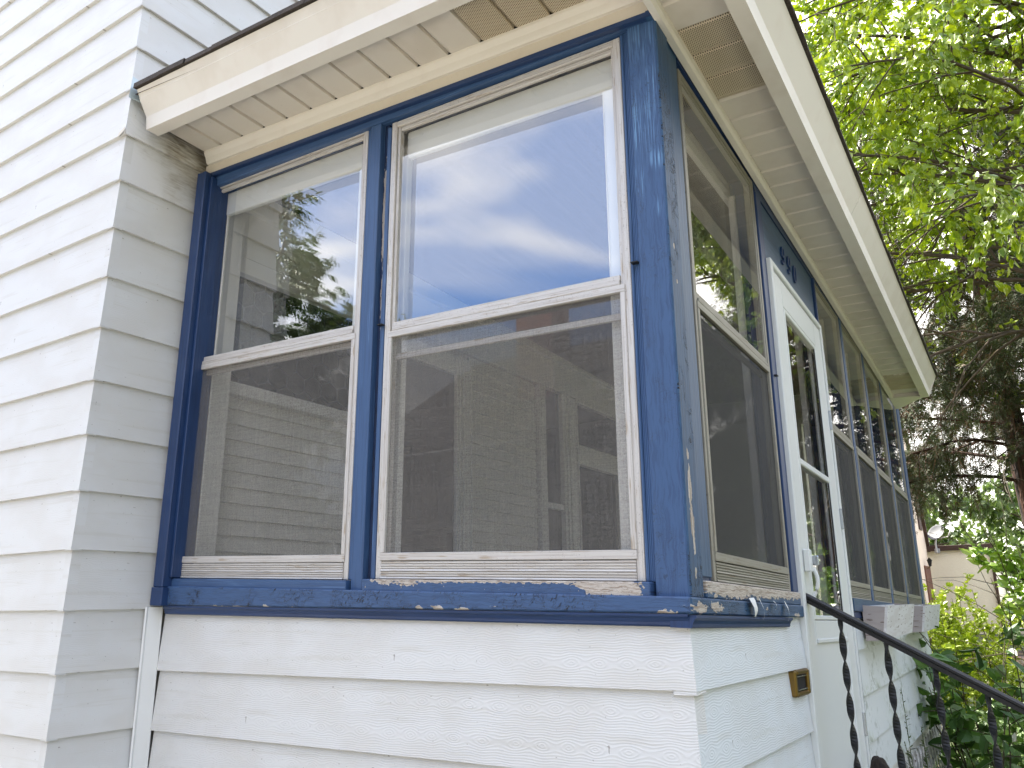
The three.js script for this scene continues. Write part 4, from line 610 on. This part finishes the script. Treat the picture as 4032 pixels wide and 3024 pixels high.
// broad-leaved tree: limbs are given as [height on trunk, azimuth, elevation, length]
function broadTree(name, label, o) {
  const q = rng(o.seed), t = thing(name, label, 'tree', o.at, o.group), A = V3(...o.at), wood = [], leaves = [];
  const trunk = bent(A.clone().add(V3(0, -0.2, 0)), V3(...(o.lean || [0, 1, 0])), o.h, 8, 0, 0.08, q); part(t, 'trunk', tubeGeo(trunk, rad(9, o.r, o.r * 0.35), 10), M.bark);
  for (const [hh, az, el, len] of o.limbs) {
    const s = along(trunk, clamp(hh / o.h)), d = V3(Math.cos(az) * Math.cos(el), Math.sin(el), Math.sin(az) * Math.cos(el)), L1 = bent(s, d, len, 8, o.droop, 0.22, q); wood.push(tubeGeo(L1, rad(9, o.r * (o.limb || 0.26), 0.007), 6));
    for (let k = 0; k < o.n2; k++) {
      const u = 0.22 + 0.78 * (k + q()) / o.n2, p2 = along(L1, u), d2 = tan(L1, u).multiplyScalar(0.7).add(sph(q).multiplyScalar(0.85)); d2.y += 0.15; const L2 = bent(p2, d2, len * (0.2 + 0.22 * q()) * (1.25 - 0.55 * u), 5, o.droop * 0.9, 0.35, q); wood.push(tubeGeo(L2, rad(6, 0.016 * (1.4 - u), 0.004), 4));
      for (let m = 0; m < o.n3; m++) {
        const v = 0.15 + 0.85 * (m + q()) / o.n3, p3 = along(L2, v), d3 = tan(L2, v).multiplyScalar(0.5).add(sph(q)); const L3 = bent(p3, d3, o.twig * (0.5 + q()), 3, 0.35, 0.4, q); if (m % 2 === 0) wood.push(tubeGeo(L3, rad(4, 0.006, 0.002), 3));
        const tone = q(); for (let i = 0; i < o.n4; i++) { const w = q(), p = along(L3, w).add(sph(q).multiplyScalar(o.leaf * 0.5)); if (o.keep && !o.keep(p)) continue; const dd = sph(q).multiplyScalar(0.8).add(tan(L3, w)).add(V3(0, -0.75, 0)).normalize(); const c = mix3(o.c0, o.c1, clamp(tone * 0.6 + q() * 0.4)); leaves.push([p, dd, q() * 6.283, 0.65 + 0.7 * q(), c]); }
      }
    }
  }
  part(t, 'limbs', mergeGeometries(wood), M.bark); const cr = scatter(t, 'crown', leafGeo(o.leaf, o.leaf * (o.lw || 0.3), 0.3, 0.15), LM, leaves); console.log(name, leaves.length); return t;
}
const G0 = [0.14, 0.25, 0.008], G1 = [0.55, 0.64, 0.014];
// the big tree over the street side of the porch
{
  const q = rng(81), limbs = []; for (let i = 0; i < 30; i++) { const az = i * 2.4 + q() * 0.5; const left = Math.cos(az) < 0; limbs.push([4.6 + 5.0 * (i / 30), az, 0.1 + 0.75 * q() + 0.35 * (i / 30), (left ? 4.6 : 1.7) + 1.3 * q() - 1.4 * (i / 30)]); }
  limbs.push([5.2, 3.3, 0.55, 4.8], [5.0, 3.0, 0.7, 5.2], [5.6, 3.14, 0.45, 5.0], [6.2, 2.7, 0.5, 4.8], [7.4, 3.2, 0.5, 4.6], [8.2, 2.9, 0.5, 4.6], [8.8, 3.5, 0.45, 4.4], [7.9, 2.6, 0.35, 4.6], [6.8, 3.5, 0.35, 5.0], [9.4, 3.0, 0.6, 4.0], [7.0, 2.2, 0.3, 4.6], [8.6, 2.3, 0.4, 4.2]);
  broadTree('leafy_tree', 'tall broad leaved tree with sunlit yellow green leaves over the gutter', { seed: 82, limb: 0.17, at: [2.1, 0, -9.3], r: 0.2, h: 10.5, lean: [-0.05, 1, 0.02], limbs, droop: 0.75, n2: 13, n3: 9, n4: 14, twig: 0.44, leaf: 0.086, lw: 0.35, c0: G0, c1: G1, keep: p => p.x < 2.9 + 0.4 * Math.sin(p.y * 3) && p.y > 4.4 + 0.55 * Math.sin(p.x * 2 + 1) - 0.18 * p.x + (p.x < 0.2 ? 0.5 : 0) });
}
// trees seen in the side windows
broadTree('maple_tree', 'green drooping tree mirrored in the left side window', { seed: 91, at: [-10.45, 0, 6.7], r: 0.24, h: 7.6, limbs: Array.from({ length: 16 }, (_, i) => [1.6 + 3.4 * i / 16, i * 2.4, 0.5 + 0.5 * (i % 3) / 2, 2.2 - 0.9 * i / 16]).concat([[6.4, 0.3, 1.4, 2.4], [5.9, 0.9, 1.25, 2.2], [5.6, 5.8, 1.2, 2.2], [4.6, 0.9, 1.05, 2.1], [5.0, 0.6, 0.85, 2.8], [4.4, 1.0, 0.7, 2.8], [4.8, 0.2, 0.95, 2.4], [4.6, 5.6, 1.1, 1.8], [4.2, 0.6, 0.8, 2.2]]), droop: 0.35, n2: 10, n3: 8, n4: 15, twig: 0.42, leaf: 0.135, lw: 0.22, c0: [0.045, 0.09, 0.018], c1: [0.13, 0.2, 0.035] });
// far background trees beyond the neighbouring roof
[[-3.4, -38, 6.5, 11], [1.2, -40, 7.5, 12], [5.6, -37, 7, 13], [-8.5, -41, 8, 14], [10.5, -36, 8, 15]].forEach(([x, z, h, s], i) => broadTree('background_tree', ['pale green tree right above the neighbour\'s flat roof', 'pale green tree seen behind the conifer trunk', 'far green tree off the right edge of the view', 'far green tree hidden behind the porch', 'far green tree at the distant right'][i], { seed: 100 + s, at: [x, 0.4, z], r: 0.2, h, limbs: Array.from({ length: 16 }, (_, k) => [1.0 + (h - 1.8) * k / 16, k * 2.4, 0.35 + 0.4 * (k % 2), 3.4 - 1.2 * k / 16]), droop: 0.4, n2: 7, n3: 5, n4: 7, twig: 0.7, leaf: 0.3, lw: 0.36, c0: [0.10, 0.17, 0.03], c1: [0.2, 0.28, 0.06] }));

[[9.2, 4.2, 8, 21], [9.5, -4.5, 9, 22], [13, -11, 9, 23], [12.5, 9, 9, 24]].forEach(([x, z, h, sd], i) => broadTree('yard_tree', ['dense dark tree across the front yard, nearest the driveway', 'dense dark tree across the front yard facing the door', 'dense dark tree across the front yard farthest along', 'dense dark tree at the corner of the street'][i], { seed: 400 + sd, at: [x, 0, z], r: 0.28, h, limbs: Array.from({ length: 20 }, (_, k) => [1.4 + (h - 2.2) * k / 20, k * 2.4, 0.25 + 0.45 * (k % 2), 4.0 - 1.4 * k / 20]), droop: 0.4, n2: 8, n3: 6, n4: 8, twig: 0.7, leaf: 0.26, lw: 0.36, c0: [0.04, 0.075, 0.02], c1: [0.08, 0.13, 0.03] }));
// the dark conifer with its bare lower twigs
function conifer(label, at, h, r, seed, reach, y0, dens) {
  const q = rng(seed), t = thing('conifer_tree', label, 'tree', at), A = V3(...at), wood = [], dead = [], sp = [], sp2 = [];
  const trunk = bent(A.clone().add(V3(0, -0.2, 0)), V3(-0.04, 1, 0.0), h, 10, 0, 0.03, q); part(t, 'trunk', tubeGeo(trunk, rad(11, r, r * 0.2), 12), M.cedar);
  const nb = 70; for (let i = 0; i < nb; i++) {
    const u = i / nb, y = lerp(y0, h * 0.97, u), az = i * 2.39996 + q() * 0.6, len = reach * (1.08 - 0.75 * u) * (0.75 + 0.45 * q()), s = along(trunk, y / h), L1 = bent(s, V3(Math.cos(az), 0.22 - 0.2 * u + 0.2 * q(), Math.sin(az)), len, 9, 0.75, 0.2, q); wood.push(tubeGeo(L1, rad(10, 0.034 * (1.1 - 0.6 * u), 0.005), 5));
    const n2 = Math.round(dens * len); for (let k = 0; k < n2; k++) {
      const v = 0.16 + 0.84 * (k + q()) / n2, p2 = along(L1, v), d2 = tan(L1, v).multiplyScalar(0.8).add(sph(q).multiplyScalar(0.9)); d2.y -= 0.45; const L2 = bent(p2, d2, 0.4 + 0.85 * q() * (1.2 - v * 0.5), 4, 1.0, 0.4, q); (k % 3 ? wood : dead).push(tubeGeo(L2, rad(5, 0.009, 0.002), 3));
      const inner = v < 0.3, n3 = inner ? 10 : 44; for (let m = 0; m < n3; m++) { const w = 0.1 + 0.9 * q(), p = along(L2, w).add(sph(q).multiplyScalar(0.05)), dd = tan(L2, w).add(sph(q).multiplyScalar(0.9)).add(V3(0, -0.35, 0)).normalize(), brown = q() < 0.2, c = brown ? mix3([0.09, 0.055, 0.025], [0.15, 0.09, 0.04], q()) : mix3([0.034, 0.048, 0.015], [0.085, 0.11, 0.03], q()); (q() < 0.5 ? sp : sp2).push([p, dd, q() * 6.28, 0.7 + 0.7 * q(), c]); }
    }
  }
  part(t, 'limbs', mergeGeometries(wood), M.cedar); part(t, 'dead_twigs', mergeGeometries(dead), std({ color: 0x6a4a38, roughness: 1 }));
  const cm = leafMat({ transmission: 0.3, roughness: 0.75 }); scatter(t, 'crown', sprayGeo(0.15, 0.12, 9, 1), cm, sp); scatter(t, 'crown', sprayGeo(0.12, 0.15, 7, 2), cm, sp2); console.log('conifer', sp.length + sp2.length);
}
conifer('dark drooping conifer with a reddish trunk at the right edge', [1.02, 0.2, -14.4], 12.5, 0.24, 151, 4.9, 3.3, 12);
conifer('second dark conifer standing farther right beyond the frame', [2.6, 0.2, -13.9], 11, 0.2, 152, 2.6, 4.2, 7);

// ------------------------------------------------------------------ neighbouring buildings
{
  const t = thing('neighbour_house', 'cream stucco house with brown trim beyond the garden', 'house', [-3, 0.3, -26.6]);
  const b = new MB(); b.box(-8, -0.24, 0, 2.93, -34, -26.6, 0); part(t, 'wall', b.geo(), M.stucco);
  const fa = new MB(); fa.box(-1.968, -0.1, 2.915, 3.07, -34.1, -26.48, 0.01); part(t, 'fascia', fa.geo(), M.brownTrim);
  const w = new MB(); w.sweep([[-20.2, 0], [-26.602, 0], [-26.602, 2.95], [-24.9, 6.3], [-21.8, 6.3], [-20.2, 3.0]], (z, y, s) => [s, y, z], [-1.972, -8]); part(t, 'gable_wall', w.geo(), std({ map: stuccoT, bumpMap: stuccoB, bumpScale: 0.006, color: 0xfff0ec, roughness: 0.9 }));
  const rk = new MB(); const rr = (o, y, z0, y0, z1, y1) => 0; rk.sweep([[-26.80, 2.86], [-24.95, 6.5], [-21.75, 6.5], [-20.0, 2.95], [-20.12, 2.95], [-21.85, 6.32], [-24.85, 6.32], [-26.62, 2.86]], (z, y, s) => [s, y, z], [-1.88, -8.1]); part(t, 'roof', rk.geo(), M.brownTrim);
  const d = group(t, 'door'); for (let i = 0; i < 4; i++) { const m = new MB(); m.box(-1.971, -1.93, 0.5, 2.44, -25.0 - i * 0.35, -25.31 - i * 0.35, 0.01); part(d, 'board', m.geo(), std({ color: 0x7a5140, roughness: 0.7 })); }
  const win = group(t, 'window'); const m2 = new MB(); m2.box(-1.971, -1.93, 3.5, 4.5, -25.1, -25.75, 0.01); part(win, 'shutter', m2.geo(), M.brownTrim);
  const df = new MB(); df.box(-0.3, -0.22, 0.4, 2.9, -26.59, -26.52, 0.005); part(t, 'downspout', df.geo(), M.brownTrim);
}
{
  const t = thing('satellite_dish', 'grey oval satellite dish on the edge of the flat roof', 'satellite dish', [-1.62, 2.9, -26.4]);
  const pts = []; for (let i = 0; i <= 6; i++) { const r = i / 6 * 0.30; pts.push(new THREE.Vector2(r, r * r * 0.7)); } for (let i = 6; i >= 0; i--) { const r = i / 6 * 0.30; pts.push(new THREE.Vector2(Math.max(r, 0.0001), r * r * 0.7 - 0.012)); }
  const g = new THREE.LatheGeometry(pts, 28); g.scale(1, 1, 0.88); g.rotateX(-1.05); g.rotateY(2.5); g.translate(-1.6, 3.45, -26.4); part(t, 'reflector', g, std({ color: 0x77787a, roughness: 0.6 }));
  part(t, 'mast', tubeGeo([V3(-1.68, 2.86, -26.38), V3(-1.69, 3.12, -26.38), V3(-1.63, 3.4, -26.38)], [0.028, 0.028, 0.024], 8), std({ color: 0xc8c8c8, roughness: 0.4, metalness: 0.4 }));
  const b = new MB(); b.box(-1.75, -1.6, 2.84, 2.98, -26.46, -26.4, 0.008); part(t, 'bracket', b.geo(), std({ color: 0xa8a8a8, roughness: 0.5 })); part(t, 'feed_arm', tubeGeo([V3(-1.6, 3.28, -26.3), V3(-1.3, 3.3, -26.05), V3(-1.22, 3.42, -26.0)], [0.014, 0.014, 0.03], 6), std({ color: 0xc8c8c8, roughness: 0.4 }));
}
{
  const t = thing('wall_lantern', 'small black wall lantern beside the brown door of the cream house', 'lantern', [-1.9, 2.5, -25.33]), b = new MB();
  b.sweep([[0.03, 2.42], [0.06, 2.58], [0.075, 2.585], [0.03, 2.64], [0.0, 2.68], [-0.03, 2.64], [-0.075, 2.585], [-0.06, 2.58], [-0.03, 2.42]], (o, y, s) => [-1.83 + o, y, -25.33 + s], [-0.05, 0.05]); part(t, 'lantern_body', b.geo(), M.iron); part(t, 'bracket', tubeGeo([V3(-1.97, 2.4, -25.33), V3(-1.9, 2.36, -25.33), V3(-1.83, 2.42, -25.33)], [0.015, 0.015, 0.015], 6), M.brass);
}
{
  const t = thing('plant_pot', 'black plastic plant pot standing on the pale walkway', 'pot', [0.02, 0.62, -29.4]), pts = [[0.16, 0], [0.22, 0.34], [0.25, 0.34], [0.25, 0.42], [0.2, 0.42], [0.19, 0.3], [0.0001, 0.3]].map(p => new THREE.Vector2(...p)); pts.unshift(new THREE.Vector2(0.0001, 0));
  const g = new THREE.LatheGeometry(pts, 20); g.translate(0.02, 0.62, -29.4); part(t, 'pot_body', g, M.rubber);
}
// house across the drive, mirrored in the side windows
{
  const t = thing('driveway_house', 'grey roofed house with a brick chimney mirrored in the side windows', 'house', [-4, 0, 14]);
  const b = new MB(); b.box(-9.5, 3, 0, 4.3, 9.6, 17, 0); part(t, 'wall', b.geo(), std({ color: 0x5c5f63, roughness: 0.8 })); for (let i = 0; i < 21; i++) { const m = new MB(); m.box(-9.52, 3.02, 0.05 + i * 0.2, 0.24 + i * 0.2, 9.57, 9.6, 0.004); part(t, 'siding_board', m.geo(), std({ color: 0x5f6266, roughness: 0.7 })); }
  const r = new MB(); r.sweep([[9.1, 4.2], [13.3, 7.0], [17.5, 4.2], [17.5, 4.35], [13.3, 7.2], [9.1, 4.35]], (z, y, s) => [s, y, z], [-10, 3.4]); part(t, 'roof', r.geo(), M.shingle);
  const c = new MB(); c.box(-7.0, -6.2, 4.5, 7.3, 10.4, 11.1, 0.01); part(t, 'chimney', c.geo(), std({ color: 0x7c4a3c, roughness: 0.9 }));
  for (const x of [-7.5, -3.5, 0.5]) { const w = group(t, 'window'); const f = new MB(); f.box(x - 0.55, x + 0.55, 1.2, 2.9, 9.53, 9.57, 0.005); part(w, 'frame', f.geo(), M.white); const p = new MB(); p.box(x - 0.45, x + 0.45, 1.3, 2.8, 9.51, 9.53, 0.002); part(w, 'pane', p.geo(), M.paneDark); }
}
// white house beyond the trees, mirrored in the front windows
{
  const t = thing('street_house', 'white house with a brown shingle hip roof mirrored in the front windows', 'house', [8, 0.3, -23]);
  const b = new MB(); b.box(5.9, 12, 0, 3.6, -27, -21.4, 0); part(t, 'wall', b.geo(), std({ color: 0x6e6a62, roughness: 0.8 }));
  const r = new MB(), e = 0.4; const a = [5.9 - e, 3.55, -21.4 + e], bb = [12 + e, 3.55, -21.4 + e], c = [12 + e, 3.55, -27 - e], d = [5.9 - e, 3.55, -27 - e], p = [8.2, 5.1, -24.2], q = [9.6, 5.1, -24.2]; r.poly([a, bb, q, p]); r.poly([d, c, q, p]); r.poly([a, d, p]); r.poly([bb, c, q]); r.poly([a, bb, c, d]); part(t, 'roof', r.geo(), std({ map: shingT, color: 0xc8a090, roughness: 0.95 }));
  for (const z of [-22.8, -25.4]) { const w = group(t, 'window'); const f = new MB(); f.box(5.85, 5.9, 1.4, 2.7, z - 0.5, z + 0.5, 0.005); part(w, 'frame', f.geo(), M.white); const g = new MB(); g.box(5.83, 5.85, 1.5, 2.6, z - 0.42, z + 0.42, 0.002); part(w, 'pane', g.geo(), M.paneDark); }
}

// ------------------------------------------------------------------ shrubs and ground cover
function shrub(name, label, at, o) {
  const q = rng(o.seed), t = thing(name, label, 'shrub', at), A = V3(...at), wood = [], anchors = [];
  for (let i = 0; i < o.stems; i++) { const az = q() * 6.283, L1 = bent(A.clone().add(V3((q() - 0.5) * o.foot, 0, (q() - 0.5) * o.foot)), V3(Math.cos(az) * o.spread + (o.lean?.[0] || 0), 1, Math.sin(az) * o.spread + (o.lean?.[2] || 0)), o.h * (0.75 + 0.4 * q()), 6, o.droop || 0.2, 0.25, q); wood.push(tubeGeo(L1, rad(7, 0.007, 0.002), 4)); anchors.push([L1, o.from ?? 0.35]); for (let k = 0; k < o.side; k++) { const v = 0.35 + 0.6 * q(), L2 = bent(along(L1, v), tan(L1, v).add(sph(q)), o.h * 0.28 * (0.6 + q()), 4, 0.4, 0.3, q); wood.push(tubeGeo(L2, rad(5, 0.004, 0.0015), 3)); anchors.push([L2, 0.1]); } }
  part(t, 'stems', mergeGeometries(wood), std({ color: o.stem || 0x4a4030, roughness: 0.9 }));
  const g = leafGeo(o.leaf, o.leaf * o.lw, 0.28, 0.25), mats = [0, 1, 2, 3].map(i => leafMat({ color: new THREE.Color().setRGB(...mix3(o.c0, o.c1, i / 3)), roughness: o.rough ?? 0.42, transmission: o.tr ?? 0.4 })), rest = []; const n = o.n;
  for (let i = 0; i < n; i++) { const [Lp, f] = anchors[Math.floor(q() * anchors.length)], w = f + (1 - f) * Math.pow(q(), 0.8), p = along(Lp, w), d = sph(q); if (o.keep && !o.keep(p)) continue; d.y = d.y * 0.5 - 0.1; d.add(tan(Lp, w).multiplyScalar(0.35)).normalize(); const s = 0.55 + 0.75 * q(); const flat = q() < 0.75; const roll = q() * 6.283;
    if (i < o.parts) { const m = new THREE.Mesh(g, mats[i % 4]); m.name = 'leaf'; m.position.set(p.x - at[0], p.y - at[1], p.z - at[2]); m.quaternion.setFromUnitVectors(YV, d); if (flat) { const nrm = V3(0, 0, 1).applyQuaternion(m.quaternion), up = V3(0, 1, 0).addScaledVector(d, -d.y).normalize(); m.quaternion.premultiply(new THREE.Quaternion().setFromUnitVectors(nrm, up)); m.rotateY((q() - 0.5) * 0.9); } else m.rotateY(roll); m.scale.setScalar(s); m.castShadow = m.receiveShadow = true; t.add(m); }
    else rest.push([p, d, roll, s, mix3(o.c0, o.c1, q())]); }
  if (rest.length) scatter(t, 'foliage', g, leafMat({ roughness: o.rough ?? 0.45, transmission: o.tr ?? 0.4 }), rest);
}
shrub('broad_leaf_shrub', 'dark broad leaved shrub behind the lower handrail', [0.36, 0, -4.35], { seed: 201, stems: 15, foot: 0.28, spread: 0.3, h: 1.45, side: 3, n: 470, parts: 290, leaf: 0.125, lw: 0.3, c0: [0.05, 0.12, 0.02], c1: [0.13, 0.26, 0.035], droop: 0.35, from: 0.45, lean: [0.1, 0, 0] });
shrub('golden_shrub', 'bright yellow green small leaved bush at the far porch corner', [-0.02, 0, -7.6], { seed: 211, stems: 34, foot: 0.6, spread: 0.26, h: 1.5, side: 4, n: 10500, parts: 0, leaf: 0.045, lw: 0.36, c0: [0.28, 0.38, 0.02], c1: [0.58, 0.68, 0.05], droop: 0.1, from: 0.3, tr: 0.55 });
shrub('glossy_shrub', 'tall glossy leaved shrub in front of the cream wall at the right', [0.88, 0, -5.6], { seed: 221, stems: 16, foot: 0.25, spread: 0.2, h: 2.25, side: 5, n: 2600, parts: 640, keep: p => p.x > 0.42 + 0.1 * Math.sin(p.y * 9) && p.y > 1.36 && p.y < 1.98 + 0.1 * Math.sin(p.x * 7), leaf: 0.085, lw: 0.32, c0: [0.14, 0.26, 0.02], c1: [0.32, 0.45, 0.05], droop: 0.1, from: 0.4, rough: 0.3 });
shrub('low_shrub', 'low sprawling green shrub by the lattice skirt', [0.28, 0, -5.3], { seed: 231, stems: 18, foot: 0.5, spread: 0.45, h: 0.85, side: 3, n: 1300, parts: 0, leaf: 0.055, lw: 0.3, c0: [0.06, 0.13, 0.02], c1: [0.14, 0.25, 0.04], from: 0.2 });
// tall weed stalks against the white boards
for (const [x, y, z, h, lab, s] of [[0.02, 0.0, -3.2, 1.08, 'tallest thin weed stalk against the white siding', 241], [0.04, 0.0, -3.45, 0.85, 'short thin weed stalk left of the lattice', 242], [-0.0 + 0.05, 0, -3.05, 0.83, 'small weed stalk close to the twisted baluster', 243]]) {
  const q = rng(s), t = thing('weed_stalk', lab, 'weed', [x, y, z]), L1 = bent(V3(x, y, z), V3(0.02, 1, 0.02), h, 10, 0, 0.06, q); part(t, 'stalk', tubeGeo(L1, rad(11, 0.004, 0.0015), 5), std({ color: 0x4d5a2c, roughness: 0.8 }));
  const lv = []; for (let i = 0; i < 46; i++) { const w = 0.35 + 0.65 * i / 46; lv.push([along(L1, w), sph(q).setY(0.5).normalize(), q() * 6.28, (1.35 - w) * (0.7 + 0.6 * q()), mix3([0.05, 0.08, 0.02], [0.09, 0.13, 0.03], q())]); } scatter(t, 'foliage', leafGeo(0.045, 0.009, 0.2, 0.2), LMs, lv);
}
// weeds in the bed and lawn grass
{
  const q = rng(301), cover = [], blades = []; const free = (x, z) => !(x < 0.08 && z > -4.95);
  for (let i = 0; i < 5200; i++) { const x = 0.08 + 1.35 * q(), z = -2.3 - 5.2 * q(), hh = 0.52 * Math.pow(q(), 0.7) * (0.6 + 0.8 * vnoise(x * 2, z * 2, 9)); cover.push([V3(x, hh, z), sph(q).setY(0.25 + 0.5 * q()).normalize(), q() * 6.28, 0.5 + q(), mix3([0.06, 0.12, 0.02], [0.15, 0.25, 0.05], q())]); }
  for (let i = 0; i < 30000; i++) { const far = q() < 0.55, x = far ? -2 + 6 * q() : 0.0 + 2.2 * q(), z = far ? -7 - 11 * q() : -2.4 - 6.5 * q(); if (!free(x, z)) continue; blades.push([V3(x, gy(x, z) - 0.01, z), V3((q() - 0.5) * 0.9, 1, (q() - 0.5) * 0.9).normalize(), q() * 6.28, (far ? 0.55 : 1.3) * (0.6 + 0.9 * q()), mix3([0.06, 0.11, 0.02], [0.17, 0.23, 0.05], q())]); }
  const holder = (name, label, cat, geo, list) => { const im = new THREE.InstancedMesh(geo, LMs, list.length); im.name = numbered(name); im.userData = { kind: 'stuff', label, category: cat }; list.forEach(([p, d, roll, s, c], i) => { _q.setFromUnitVectors(YV, d); _q.multiply(new THREE.Quaternion().setFromAxisAngle(YV, roll)); _m.compose(p, _q, _s.set(s, s, s)); im.setMatrixAt(i, _m); im.setColorAt(i, _c.setRGB(...c)); }); im.castShadow = im.receiveShadow = true; scene.add(im); };
  holder('ground_cover', 'tangled leafy weeds filling the bed beside the steps', 'ground cover', leafGeo(0.07, 0.016, 0.2, 0.3), cover);
  holder('grass', 'long green lawn grass beyond the shrubs', 'grass', leafGeo(0.2, 0.0045, 0.1, 0.4), blades);
}
renderer.render(scene, camera);
